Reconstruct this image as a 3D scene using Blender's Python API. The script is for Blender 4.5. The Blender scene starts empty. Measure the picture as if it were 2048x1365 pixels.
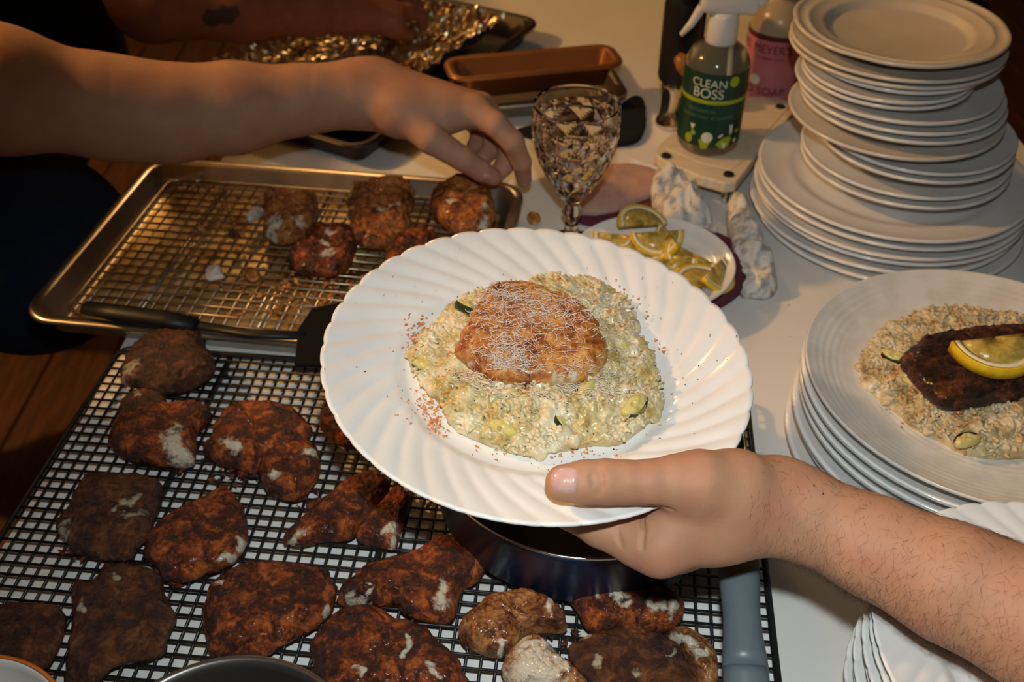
import bpy, bmesh, math, random
import numpy as np
from mathutils import Vector, Matrix, noise
from mathutils.bvhtree import BVHTree

S = bpy.context.scene
COL = S.collection
PI = math.pi
random.seed(7)

# ------------------------------------------------------------------ camera
FPX = 35.0 / 36.0 * 2048.0
PITCH = math.radians(39.5)
CAM = np.array([0.0, 0.0, 0.58])          # the counter top is z = 0
cam_d = bpy.data.cameras.new('camera')
cam_d.lens = 35.0; cam_d.sensor_width = 36.0; cam_d.clip_start = 0.02
cam_d.dof.use_dof = True; cam_d.dof.focus_distance = 0.60; cam_d.dof.aperture_fstop = 10.0
cam = bpy.data.objects.new('camera', cam_d); COL.objects.link(cam)
cam.location = CAM; cam.rotation_euler = (PI/2 - PITCH, 0, 0)
S.camera = cam

# ------------------------------------------------------------------ world, lamps, exposure
w = bpy.data.worlds.new('room_dark'); S.world = w; w.use_nodes = True
w.node_tree.nodes['Background'].inputs[0].default_value = (0.9, 0.62, 0.42, 1)
w.node_tree.nodes['Background'].inputs[1].default_value = 0.010
S.view_settings.view_transform = 'Standard'; S.view_settings.look = 'None'
S.view_settings.gamma = 1.0; S.view_settings.exposure = 0.0
S.view_settings.use_curve_mapping = False

def aim(o, p):
    o.rotation_euler = (Vector(p) - o.location).to_track_quat('-Z', 'Y').to_euler()
# the camera's flash, a hand's width above the lens
fd = bpy.data.lights.new('camera_flash', 'SPOT'); fd.energy = 14.0; fd.color = (0.90, 0.985, 1.0)
fd.spot_size = math.radians(92); fd.spot_blend = 1.0; fd.shadow_soft_size = 0.014
flash = bpy.data.objects.new('camera_flash', fd); COL.objects.link(flash)
flash.location = (0.01, 0.055, 0.655); aim(flash, (0.08, 0.40, 0.10))
# the kitchen's warm lamp, high up to the left of the table
ld = bpy.data.lights.new('ceiling_lamp', 'POINT'); ld.energy = 104; ld.color = (1.0, 0.54, 0.19)
ld.shadow_soft_size = 0.055
lamp = bpy.data.objects.new('ceiling_lamp', ld); COL.objects.link(lamp)
lamp.location = (-1.85, 1.00, 1.50)

# added warm fill lamp, no known source, gives pan and foil their gold
l2d = bpy.data.lights.new('added_fill_lamp', 'POINT'); l2d.energy = 18; l2d.color = (1.0, 0.57, 0.22); l2d.shadow_soft_size = 0.10
lamp2 = bpy.data.objects.new('added_fill_lamp', l2d); COL.objects.link(lamp2); lamp2.location = (-0.55, 2.55, 1.35)

# ------------------------------------------------------------------ pixel helpers (2048 x 1365)
FW = np.array([0, math.cos(PITCH), -math.sin(PITCH)]); UP = np.array([0, math.sin(PITCH), math.cos(PITCH)]); RT = np.array([1.0, 0, 0])
def ray(u, v): return FW + RT*(u-1024)/FPX + UP*(682.5-v)/FPX
def P(u, v, d): return CAM + ray(u, v)*d
def PZ(u, v, z):
    r = ray(u, v); return CAM + r*((z-CAM[2])/r[2])

# ------------------------------------------------------------------ mesh helpers
def mesh(name, v, f, smooth=True):
    m = bpy.data.meshes.new(name)
    m.from_pydata([tuple(map(float, p)) for p in v], [], [tuple(map(int, q)) for q in f]); m.update()
    if smooth: m.polygons.foreach_set('use_smooth', [True]*len(m.polygons))
    return m
def link(name, me, mt=None, parent=None, loc=None, rot=None, M=None):
    o = bpy.data.objects.new(name, me); COL.objects.link(o)
    if mt and me is not None and not me.materials: me.materials.append(mt)
    if parent: o.parent = parent
    if M is not None: o.matrix_world = M
    if loc is not None: o.location = tuple(map(float, loc))
    if rot is not None: o.rotation_euler = rot
    return o
def ob(name, v, f, mt, parent=None, smooth=True, **k): return link(name, mesh(name, v, f, smooth), mt, parent, **k)
def empty(name, loc=(0,0,0), rz=0.0):
    o = bpy.data.objects.new(name, None); COL.objects.link(o); o.empty_display_size = 0.02
    o.location = tuple(map(float, loc)); o.rotation_euler = (0, 0, rz); return o
def tag(o, label, cat, group=None, kind=None):
    o['label'] = label; o['category'] = cat
    if group: o['group'] = group
    if kind: o['kind'] = kind
    return o

def lathe(prof, n=64, fn=None):
    v, f = [], []
    m = len(prof)
    for i in range(n):
        a = 2*PI*i/n
        for j, (r, z) in enumerate(prof):
            if fn: r, z = fn(a, r, z, j)
            v.append((r*math.cos(a), r*math.sin(a), z))
    for i in range(n):
        k = (i+1) % n
        for j in range(m-1):
            f.append((i*m+j, k*m+j, k*m+j+1, i*m+j+1))
    bm = bmesh.new()
    for p in v: bm.verts.new(p)
    bm.verts.ensure_lookup_table()
    for q in f:
        try: bm.faces.new([bm.verts[x] for x in q])
        except ValueError: pass
    bmesh.ops.remove_doubles(bm, verts=bm.verts, dist=1e-6)
    bmesh.ops.recalc_face_normals(bm, faces=bm.faces)
    v2 = [tuple(x.co) for x in bm.verts]; f2 = [[x.index for x in q.verts] for q in bm.faces]
    bm.free(); return v2, f2
def fuse(*parts):
    V, F = [], []
    for v, f in parts:
        b = len(V); V += [tuple(p) for p in v]; F += [tuple(i+b for i in q) for q in f]
    return V, F
def xf(vf, M):
    return [tuple(M @ Vector(p)) for p in vf[0]], vf[1]
def boxvf(c, s, bev=0.0, seg=2):
    bm = bmesh.new(); bmesh.ops.create_cube(bm, size=1)
    for p in bm.verts: p.co = Vector((p.co.x*s[0]+c[0], p.co.y*s[1]+c[1], p.co.z*s[2]+c[2]))
    if bev: bmesh.ops.bevel(bm, geom=list(bm.edges), offset=bev, segments=seg, affect='EDGES', profile=.5)
    bm.verts.index_update()
    r = [tuple(p.co) for p in bm.verts], [[x.index for x in q.verts] for q in bm.faces]
    bm.free(); return r
def tube(pts, rad, n=8, caps=True, flat=(1, 1)):
    pts = [Vector(tuple(map(float, p))) for p in pts]; m = len(pts)
    if not hasattr(rad, '__len__'): rad = [rad]*m
    v, f = [], []; up = Vector((0, 0, 1))
    t0 = (pts[1]-pts[0]).normalized()
    if abs(t0.dot(up)) > .95: up = Vector((0, 1, 0))
    s = t0.cross(up).normalized()
    for i in range(m):
        t = (pts[min(i+1, m-1)]-pts[max(i-1, 0)]).normalized()
        s = (s - t*s.dot(t)).normalized(); b = s.cross(t).normalized()
        for k in range(n):
            a = 2*PI*k/n
            v.append(tuple(pts[i] + s*(rad[i]*flat[0]*math.cos(a)) + b*(rad[i]*flat[1]*math.sin(a))))
    for i in range(m-1):
        for k in range(n):
            j = (k+1) % n
            f.append((i*n+k, i*n+j, (i+1)*n+j, (i+1)*n+k))
    if caps:
        f.append(tuple(range(n))[::-1]); f.append(tuple((m-1)*n+k for k in range(n)))
    return v, f
def rrect(w_, h_, r, n=6):
    o = []
    for cx, cy, a0 in ((w_/2-r, h_/2-r, 0), (-w_/2+r, h_/2-r, 90), (-w_/2+r, -h_/2+r, 180), (w_/2-r, -h_/2+r, 270)):
        for i in range(n+1):
            a = math.radians(a0+90*i/n); o.append((cx+r*math.cos(a), cy+r*math.sin(a)))
    return o
def loft(rings, closed_start=False, closed_end=False):
    v, f = [], []; n = len(rings[0])
    for R in rings: v += [tuple(p) for p in R]
    for i in range(len(rings)-1):
        for k in range(n):
            j = (k+1) % n; f.append((i*n+k, i*n+j, (i+1)*n+j, (i+1)*n+k))
    if closed_start: f.append(tuple(range(n))[::-1])
    if closed_end: f.append(tuple((len(rings)-1)*n+k for k in range(n)))
    return v, f
def poly_prism(pts, z0, z1, bev=0.0):
    """pts: xy outline (ccw or cw); a slab with slightly rounded edges"""
    c = np.mean(np.array(pts), axis=0)
    def ins(k): return [tuple(c+(np.array(p)-c)*k) for p in pts]
    ext = max(np.linalg.norm(np.array(p)-c) for p in pts); k = 1-bev/ext
    rings = [[(x, y, z0) for x, y in ins(k)], [(x, y, z0+bev) for x, y in pts], [(x, y, z1-bev) for x, y in pts], [(x, y, z1) for x, y in ins(k)]]
    return loft(rings, True, True)
def chaikin(pts, it=2):
    for _ in range(it):
        o = []
        for i in range(len(pts)):
            a, b = np.array(pts[i]), np.array(pts[(i+1) % len(pts)])
            o += [a*.75+b*.25, a*.25+b*.75]
        pts = o
    return pts
def resample(pts, n):
    p = np.array(pts + [pts[0]]); d = np.r_[0, np.cumsum(np.linalg.norm(np.diff(p, axis=0), axis=1))]
    t = np.linspace(0, d[-1], n+1)[:-1]
    return np.c_[np.interp(t, d, p[:, 0]), np.interp(t, d, p[:, 1])]
def fbm(p, s, o=3):
    a, r = 1.0, 0.0; q = Vector(p)*s
    for _ in range(o):
        r += a*noise.noise(q); q = q*2.03 + Vector((3.1, 1.7, 5.3)); a *= .5
    return r

# ------------------------------------------------------------------ implicit bodies (arms and hands as one skin)
def capsule(F, org, vox, a, b, ra, rb, k, flat=None, pad=.03):
    a, b = np.asarray(a, float), np.asarray(b, float); m = max(ra, rb)+pad
    lo = np.maximum(np.floor((np.minimum(a, b)-m-org)/vox).astype(int), 0)
    hi = np.minimum(np.ceil((np.maximum(a, b)+m-org)/vox).astype(int)+1, np.array(F.shape))
    if (hi <= lo).any(): return
    ax = [org[i]+vox*np.arange(lo[i], hi[i], dtype=np.float32) for i in range(3)]
    X, Y, Z = np.meshgrid(*ax, indexing='ij', sparse=True)
    ab = b-a; L = float(ab@ab)+1e-12
    t = np.clip(((X-a[0])*ab[0]+(Y-a[1])*ab[1]+(Z-a[2])*ab[2])/L, 0, 1)
    dx, dy, dz = X-(a[0]+t*ab[0]), Y-(a[1]+t*ab[1]), Z-(a[2]+t*ab[2])
    d2 = dx*dx+dy*dy+dz*dz
    if flat is not None:                       # (axis, factor): the section is wider along axis
        nx, fa = flat; q = dx*nx[0]+dy*nx[1]+dz*nx[2]
        d2 = d2 - q*q*(1-1/fa**2)
    d = np.sqrt(np.maximum(d2, 0))-(ra+t*(rb-ra))
    s = np.s_[lo[0]:hi[0], lo[1]:hi[1], lo[2]:hi[2]]
    A = F[s]
    if k > 0:
        h = np.maximum(k-np.abs(A-d), 0)/k
        F[s] = np.minimum(A, d)-h*h*k*.25
    else: F[s] = np.minimum(A, d)
def surface_nets(F, org, vox):
    s = F < 0; nx, ny, nz = F.shape
    c = np.zeros((nx-1, ny-1, nz-1), np.int8)
    cor = [(i, j, k) for i in (0, 1) for j in (0, 1) for k in (0, 1)]
    for i, j, k in cor: c += s[i:nx-1+i, j:ny-1+j, k:nz-1+k]
    act = np.argwhere((c > 0) & (c < 8))
    idx = -np.ones(c.shape, np.int64); idx[tuple(act.T)] = np.arange(len(act))
    acc = np.zeros((len(act), 3)); cnt = np.zeros(len(act))
    for a in cor:
        for ax in range(3):
            if a[ax]: continue
            b = list(a); b[ax] = 1
            fa = F[tuple((act+a).T)]; fb = F[tuple((act+b).T)]
            m = (fa < 0) != (fb < 0); t = np.where(m, fa/(fa-fb+1e-20), 0)
            p = np.tile(np.array(a, float), (len(act), 1)); p[:, ax] += t
            acc[m] += p[m]; cnt += m
    V = org+vox*(act+acc/cnt[:, None])
    Q = []
    for ax in range(3):
        o = [1 if i == ax else 0 for i in range(3)]; u, w_ = [(1, 2), (2, 0), (0, 1)][ax]
        A = s[tuple(slice(0, F.shape[i]-o[i]) for i in range(3))]; B = s[tuple(slice(o[i], F.shape[i]) for i in range(3))]
        e = np.argwhere(A != B)
        e = e[(e[:, u] > 0) & (e[:, w_] > 0) & (e[:, u] < F.shape[u]-1) & (e[:, w_] < F.shape[w_]-1)]
        inside = s[tuple(e.T)]
        def cell(du, dw):
            q = e.copy(); q[:, u] -= du; q[:, w_] -= dw; return idx[tuple(q.T)]
        q = np.c_[cell(1, 1), cell(0, 1), cell(0, 0), cell(1, 0)]
        q[~inside] = q[~inside][:, ::-1]; Q.append(q)
    return V, np.concatenate(Q)
def body(base, fingers, vox, kb=.02, kf=.004, kj=.010, carve=()):
    """base: list of (a,b,ra,rb[,flat]); fingers: list of chains [(p,r),...]"""
    pts = []
    for p in base: pts += [(p[0], p[2]), (p[1], p[3])]
    for ch in fingers: pts += ch
    lo = np.min([np.array(p)-r*1.6 for p, r in pts], axis=0)-4*vox; hi = np.max([np.array(p)+r*1.6 for p, r in pts], axis=0)+4*vox
    n = np.ceil((hi-lo)/vox).astype(int)+1
    Fb = np.full(n, 1.0, np.float32)
    for p in base: capsule(Fb, lo, vox, p[0], p[1], p[2], p[3], kb, p[4] if len(p) > 4 else None)
    R = Fb.copy()
    for ch in fingers:
        G = np.full(n, 1.0, np.float32)
        for (a, ra), (b, rb) in zip(ch[:-1], ch[1:]): capsule(G, lo, vox, a, b, ra, rb, kf)
        h = np.maximum(kj-np.abs(Fb-G), 0)/kj
        R = np.minimum(R, np.minimum(Fb, G)-h*h*kj*.25)
    for a, b, r, dep in carve:                 # shallow creases
        G = np.full(n, 1.0, np.float32); capsule(G, lo, vox, a, b, r, r, 0)
        h = np.maximum(.0016-np.abs(R+G), 0)/.0016
        R = np.maximum(R, -G)+h*h*.0004
    return surface_nets(R, lo, vox)

# ------------------------------------------------------------------ materials
def nodes(name):
    m = bpy.data.materials.new(name); m.use_nodes = True
    nt = m.node_tree; return m, nt, nt.nodes['Principled BSDF']
def rgba(c): return (c[0], c[1], c[2], 1)
def coords(nt, scale=None):
    tc = nt.nodes.new('ShaderNodeTexCoord'); out = tc.outputs['Object']
    if scale:
        mp = nt.nodes.new('ShaderNodeMapping'); mp.inputs['Scale'].default_value = scale
        nt.links.new(out, mp.inputs[0]); out = mp.outputs[0]
    return out
def nz(nt, co, scale, detail=4, rough=.55, dist=0):
    n = nt.nodes.new('ShaderNodeTexNoise'); n.inputs['Scale'].default_value = scale; n.inputs['Detail'].default_value = detail
    n.inputs['Roughness'].default_value = rough; n.inputs['Distortion'].default_value = dist
    nt.links.new(co, n.inputs['Vector']); return n.outputs['Fac']
def ramp(nt, fac, stops, interp='LINEAR'):
    r = nt.nodes.new('ShaderNodeValToRGB'); cr = r.color_ramp; cr.interpolation = interp
    while len(cr.elements) < len(stops): cr.elements.new(.5)
    for e, (p, c) in zip(cr.elements, stops): e.position = p; e.color = rgba(c) if hasattr(c, '__len__') else (c, c, c, 1)
    nt.links.new(fac, r.inputs[0]); return r.outputs[0]
def bump(nt, bs, h, strength=.3, dist=.001):
    b = nt.nodes.new('ShaderNodeBump'); b.inputs['Strength'].default_value = strength; b.inputs['Distance'].default_value = dist
    nt.links.new(h, b.inputs['Height']); nt.links.new(b.outputs[0], bs.inputs['Normal'])
def math_(nt, op, a, b=None, clamp=False):
    n = nt.nodes.new('ShaderNodeMath'); n.operation = op; n.use_clamp = clamp
    for i, x in enumerate((a, b)):
        if x is None: continue
        if isinstance(x, (int, float)): n.inputs[i].default_value = x
        else: nt.links.new(x, n.inputs[i])
    return n.outputs[0]
def mix(nt, fac, a, b):
    n = nt.nodes.new('ShaderNodeMix'); n.data_type = 'RGBA'
    for i, x in ((0, fac), (6, a), (7, b)):
        if isinstance(x, (int, float)): n.inputs[i].default_value = x
        elif isinstance(x, tuple): n.inputs[i].default_value = rgba(x)
        else: nt.links.new(x, n.inputs[i])
    return n.outputs[2]
def attr(nt, name):
    a = nt.nodes.new('ShaderNodeAttribute'); a.attribute_name = name; return a.outputs['Fac']
def M_(name, col, rough=.5, metal=0, col2=None, scale=20, lo=.4, hi=.6, bmp=None, sss=0, trans=0, ior=1.45, coat=0, stretch=None, detail=4):
    m, nt, b = nodes(name)
    b.inputs['Roughness'].default_value = rough; b.inputs['Metallic'].default_value = metal; b.inputs['IOR'].default_value = ior
    b.inputs['Transmission Weight'].default_value = trans; b.inputs['Coat Weight'].default_value = coat
    co = coords(nt, stretch)
    f = nz(nt, co, scale, detail)
    nt.links.new(ramp(nt, f, [(lo, col), (hi, col2 or tuple(min(1, c*.93) for c in col))]), b.inputs['Base Color'])
    if bmp: bump(nt, b, nz(nt, co, bmp[0], 4), bmp[1], bmp[2] if len(bmp) > 2 else .001)
    if sss:
        b.inputs['Subsurface Weight'].default_value = sss; b.inputs['Subsurface Radius'].default_value = (.006, .003, .0015); b.inputs['Subsurface Scale'].default_value = .6
    return m
white_glaze = M_('white_glaze', (.80, .79, .765), .16, coat=.3)
cream_glaze = M_('cream_glaze', (.72, .67, .58), .18, coat=.3)
fluted_glaze = M_('fluted_glaze', (.82, .815, .79), .15, coat=.3)
stoneware = M_('stoneware', (.74, .715, .66), .24, col2=(.66, .63, .57), scale=45, coat=.2)
counter_m = M_('counter_white', (.74, .72, .68), .42, col2=(.71, .69, .65), scale=7, bmp=(300, .04))
cabinet_m = M_('cabinet_dark', (.028, .024, .022), .5)
steel = M_('steel', (.62, .60, .56), .26, 1.0, col2=(.5, .48, .44), scale=14, bmp=(60, .05))
chrome = M_('chrome', (.75, .73, .70), .08, 1.0)
alu = M_('sheet_pan_aluminium', (.60, .54, .44), .30, .92, col2=(.42, .35, .25), scale=12, bmp=(40, .05))
rack_steel = M_('rack_wire_steel', (.56, .50, .40), .32, .9, col2=(.26, .16, .07), scale=16, lo=.45, hi=.62)
black_wire = M_('black_coated_wire', (.012, .012, .013), .38)
dark_pan = M_('dark_nonstick', (.022, .016, .013), .36, .3, col2=(.05, .028, .018), scale=10)
brown_pan = M_('brown_nonstick', (.34, .135, .045), .36, .5, col2=(.26, .095, .03), scale=9)
foil_m = M_('crumpled_foil', (.80, .66, .42), .30, .95, col2=(.32, .15, .05), scale=26, lo=.5, hi=.66)  # silver foil with the warm lamp's gold put into its colour; brown is grease
blk = M_('black_plastic', (.008, .008, .009), .5)
blk_matte = M_('black_nylon', (.006, .006, .006), .85)
blk_matte.node_tree.nodes['Principled BSDF'].inputs['Specular IOR Level'].default_value = .15
blkpan = M_('black_pan_interior', (.006, .006, .007), .22, bmp=(80, .05))
navy_enamel = M_('navy_enamel', (.006, .018, .055), .34, coat=.1)
grey_handle = M_('grey_silicone', (.115, .15, .165), .38, col2=(.10, .135, .15), scale=30)
wplastic = M_('white_plastic', (.78, .77, .74), .3)
blackpl = M_('black_pump', (.01, .01, .011), .35)
green_label = M_('green_label', (.004, .045, .026), .35)
lime_m = M_('lime_print', (.34, .42, .02), .4)
cream_print = M_('cream_print', (.72, .74, .58), .5)
pale_print = M_('pale_green_print', (.10, .20, .13), .5)
pink_label = M_('pink_label', (.56, .18, .21), .4, col2=(.52, .16, .19), scale=40)
plum_print = M_('plum_print', (.10, .008, .022), .5)
woodlite = M_('light_wood', (.74, .64, .48), .5, col2=(.66, .55, .39), scale=30, stretch=(1, 8, 1))
oak = M_('orange_wood', (.40, .16, .035), .42, col2=(.28, .10, .02), scale=40, stretch=(6, 1, 1))
board_grey = M_('board_stone', (.52, .50, .46), .5, col2=(.42, .40, .37), scale=25)
floor_m = M_('floor_wood', (.10, .042, .018), .5, col2=(.06, .025, .011), scale=9, stretch=(8, 1, 1))
wall_m = M_('wall_paint', (.09, .075, .06), .8)
ceil_m = M_('ceiling_paint', (.26, .22, .18), .9)
paper_m = M_('white_paper', (.74, .74, .72), .8, col2=(.70, .69, .65), scale=10, bmp=(70, .12))
pinkcloth = M_('dusty_pink_cloth', (.48, .30, .24), .95, col2=(.42, .26, .22), scale=60, bmp=(700, .35))
plumcloth = M_('plum_cloth', (.10, .018, .035), .95, bmp=(700, .3))
print_cloth = M_('printed_paper_towel', (.66, .63, .57), .9, col2=(.30, .30, .285), scale=90, lo=.48, hi=.64, bmp=(90, .4))
denim = M_('navy_denim', (.009, .017, .042), .9, col2=(.006, .012, .030), scale=50, bmp=(900, .3))
blackcloth = M_('black_cotton', (.004, .005, .008), .95, bmp=(500, .2))
cheese_m = M_('grated_cheese', (.84, .72, .60), .5, sss=.2)
crumb_m = M_('orange_crumb', (.74, .33, .10), .7, col2=(.52, .18, .045), scale=300)
herb_m = M_('dark_herb', (.03, .022, .01), .6)
zucchini_m = M_('zucchini_flesh', (.66, .54, .20), .3, col2=(.56, .48, .13), scale=120, sss=.25)
zskin_m = M_('zucchini_skin', (.012, .015, .005), .3, col2=(.03, .038, .010), scale=200)
rind_m = M_('lemon_rind', (.78, .50, .015), .35, col2=(.70, .42, .01), scale=200, bmp=(500, .2))
pith_m = M_('lemon_pith', (.80, .70, .42), .5, sss=.2)
pulp_m = M_('lemon_pulp', (.40, .26, .04), .18, col2=(.55, .40, .10), scale=190, sss=.3, bmp=(260, .5))
nail_m = M_('fingernail', (.60, .36, .31), .22, coat=.35, col2=(.56, .31, .27), scale=90)
nailtip_m = M_('nail_edge', (.74, .62, .52), .3)
glass_m = M_('clear_glass', (1, 1, 1), .015, trans=1, ior=1.48, col2=(.99, .98, .96))
bottle_m = M_('bottle_plastic', (.82, .76, .58), .10, trans=.9, ior=1.33, col2=(.78, .72, .54))
soap_m = M_('soap_bottle', (.62, .52, .36), .25, trans=.35, ior=1.4)
bowl_rim_m = M_('orange_rim', (.62, .16, .02), .25)
bowl_dot_m = M_('green_dots', (.20, .24, .03), .3)
hair_m = M_('arm_hair_brown', (.035, .018, .010), .6)
tattoo_m = M_('faded_ink', (.10, .055, .038), .6)
floorgap = M_('floor_gap', (.01, .006, .004), .9)

def skin_mat(name, c1, c2, red):
    m, nt, b = nodes(name); co = coords(nt)
    base = ramp(nt, nz(nt, co, 55, 5), [(.32, c1), (.66, c2)])
    blot = ramp(nt, nz(nt, co, 22, 2), [(.48, 0.0), (.72, 1.0)])
    nt.links.new(mix(nt, math_(nt, 'MULTIPLY', blot, .55), base, red), b.inputs['Base Color'])
    b.inputs['Roughness'].default_value = .62; b.inputs['Specular IOR Level'].default_value = .32
    b.inputs['Subsurface Weight'].default_value = .12; b.inputs['Subsurface Radius'].default_value = (.010, .004, .002); b.inputs['Subsurface Scale'].default_value = .35
    v = nt.nodes.new('ShaderNodeTexVoronoi'); v.inputs['Scale'].default_value = 620; nt.links.new(co, v.inputs['Vector'])
    h = math_(nt, 'ADD', math_(nt, 'MULTIPLY', v.outputs['Distance'], .5), nz(nt, co, 240, 5))
    bump(nt, b, h, .22, .0007); return m
skin_r = skin_mat('skin_warm', (.46, .235, .135), (.40, .20, .115), (.43, .15, .10))
skin_l = skin_mat('skin_tan', (.50, .275, .17), (.44, .23, .14), (.46, .19, .125))
skin_d = skin_mat('skin_ruddy', (.40, .16, .095), (.33, .125, .075), (.40, .12, .08))

def crust(name, stops, rough=(.3, .6), flesh=(.74, .66, .50), bs=.55, sc=85, oil=.0):
    m, nt, b = nodes(name); co = coords(nt)
    n1 = nz(nt, co, sc, 6, .66, .8); n2 = nz(nt, co, sc*5, 3); n3 = nz(nt, co, 34, 2)
    f = math_(nt, 'ADD', math_(nt, 'ADD', math_(nt, 'MULTIPLY', n1, .60), math_(nt, 'MULTIPLY', n2, .22)), math_(nt, 'MULTIPLY', n3, .18))
    c = ramp(nt, f, stops)
    br = math_(nt, 'ADD', attr(nt, 'bare'), math_(nt, 'MULTIPLY', math_(nt, 'SUBTRACT', nz(nt, co, 200, 4, .6), .5), 1.7))
    br = ramp(nt, br, [(.50, 0.0), (.95, 1.0)])
    fl = ramp(nt, nz(nt, co, 60, 3), [(.35, flesh), (.7, tuple(x*.82 for x in flesh))])
    nt.links.new(mix(nt, br, c, fl), b.inputs['Base Color'])
    rg = ramp(nt, nz(nt, co, 150, 3), [(.40, rough[0]), (.62, rough[1])])
    nt.links.new(rg, b.inputs['Roughness'])
    b.inputs['Coat Weight'].default_value = oil; b.inputs['Coat Roughness'].default_value = .18
    b.inputs['Subsurface Weight'].default_value = .06; b.inputs['Subsurface Radius'].default_value = (.004, .002, .001)
    bump(nt, b, math_(nt, 'ADD', nz(nt, co, 420, 6, .75), math_(nt, 'MULTIPLY', n1, 1.2)), bs*1.35, .0024)
    return m
K = (.022, .0055, .0025)
crust_red = crust('spiced_crust', [(.41, K), (.475, (.060, .011, .003)), (.53, (.21, .038, .005)), (.60, (.44, .105, .013)), (.68, (.56, .20, .04))], oil=.12)
crust_shaded = crust('shaded_spiced_crust', [(.40, (.018, .006, .003)), (.48, (.05, .015, .006)), (.55, (.115, .036, .011)), (.65, (.24, .085, .026))], flesh=(.48, .42, .30))  # darker crust copy; the light falling off to the left is in its colour
crust_oily = crust('oily_crust', [(.38, (.025, .007, .003)), (.46, (.13, .036, .010)), (.54, (.38, .15, .04)), (.66, (.58, .34, .13))], rough=(.12, .4), oil=.4)
crust_gold = crust('golden_sear', [(.38, (.11, .022, .005)), (.45, (.36, .095, .015)), (.53, (.60, .24, .045)), (.64, (.72, .46, .17))], rough=(.2, .45), oil=.25, bs=.4, sc=70)
crust_orange = crust('orange_flaky_crust', [(.40, (.05, .011, .004)), (.46, (.22, .052, .010)), (.54, (.46, .15, .026)), (.64, (.64, .33, .10))], rough=(.2, .5), oil=.2)
crust_black = crust('blackened_sear', [(.40, (.010, .003, .002)), (.49, (.045, .011, .005)), (.56, (.15, .040, .012)), (.64, (.36, .13, .035))], rough=(.22, .5), oil=.2, bs=.9)

m, nt, b = nodes('risotto_rice'); co = coords(nt); risotto_m = m
nt.links.new(ramp(nt, nz(nt, co, 55, 5, .6), [(.33, (.36, .25, .07)), (.43, (.54, .42, .18)), (.53, (.65, .54, .31)), (.66, (.74, .66, .47))]), b.inputs['Base Color'])
b.inputs['Roughness'].default_value = .30; b.inputs['Subsurface Weight'].default_value = .2; b.inputs['Subsurface Radius'].default_value = (.006, .005, .003); b.inputs['Subsurface Scale'].default_value = .6
bump(nt, b, nz(nt, co, 420, 3), .25, .001)
m, nt, b = nodes('risotto_toasted'); co = coords(nt); risotto2_m = m
nt.links.new(ramp(nt, nz(nt, co, 60, 5, .6), [(.34, (.30, .17, .06)), (.45, (.48, .35, .16)), (.56, (.58, .46, .27)), (.70, (.66, .56, .38))]), b.inputs['Base Color'])
b.inputs['Roughness'].default_value = .38
bump(nt, b, nz(nt, co, 420, 3), .3, .001)

# ------------------------------------------------------------------ the room and the table
TZ = -0.90
fl = bpy.data.objects.new('floor', None); COL.objects.link(fl); fl['kind'] = 'structure'
sub = ob('subfloor', *boxvf((0, 1.0, TZ-.04), (5.0, 6.0, .06)), floorgap, fl)
pm = mesh('plank', *boxvf((0, 0, 0), (.136, 1.46, .02), .003, 1), False); pm.materials.append(floor_m)
for i in range(34):
    for j in range(4):
        x = -2.38+.14*i; y = -1.4+1.47*j+(.5 if i % 2 else 0)
        if y-.8 > 3.9: continue
        link('plank', pm, parent=fl, loc=(x, y, TZ))
for nm, c, s in (('ceiling', (0, 1, 1.72), (5.1, 6.1, .04)), ('wall_front', (0, -2.02, .4), (5, .04, 2.6)), ('wall_back', (0, 4.02, .4), (5, .04, 2.6)), ('wall_left', (-2.52, 1, .4), (.04, 6, 2.6)), ('wall_right', (2.52, 1, .4), (.04, 6, 2.6))):
    o = ob(nm, *boxvf(c, s), ceil_m if nm == 'ceiling' else wall_m, smooth=False); o['kind'] = 'structure'

table = tag(empty('kitchen_island', (.10, 1.0, TZ)), 'white topped kitchen island crowded with plates, racks and fried fish', 'kitchen island')
yaw = math.radians(-2.2)
def tabpts(x0, x1, y0, y1):
    return [(x0-.02, y0), (x1, y0), (x1+.02, y1), (x0-.03, y1)]
tp = [(-.387, -.05), (.66, -.05), (.62, .9), (.60, 2.0), (-.305, 2.0)]
o = ob('worktop', *poly_prism([(x-.10, y-1.0) for x, y in tp], .86, .90, .004), counter_m, table, False)
o = ob('cabinet_body', *poly_prism([((x-.12)*.93, (y-1.0)*.96) for x, y in tp], .015, .862, .003), cabinet_m, table, False)

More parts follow.
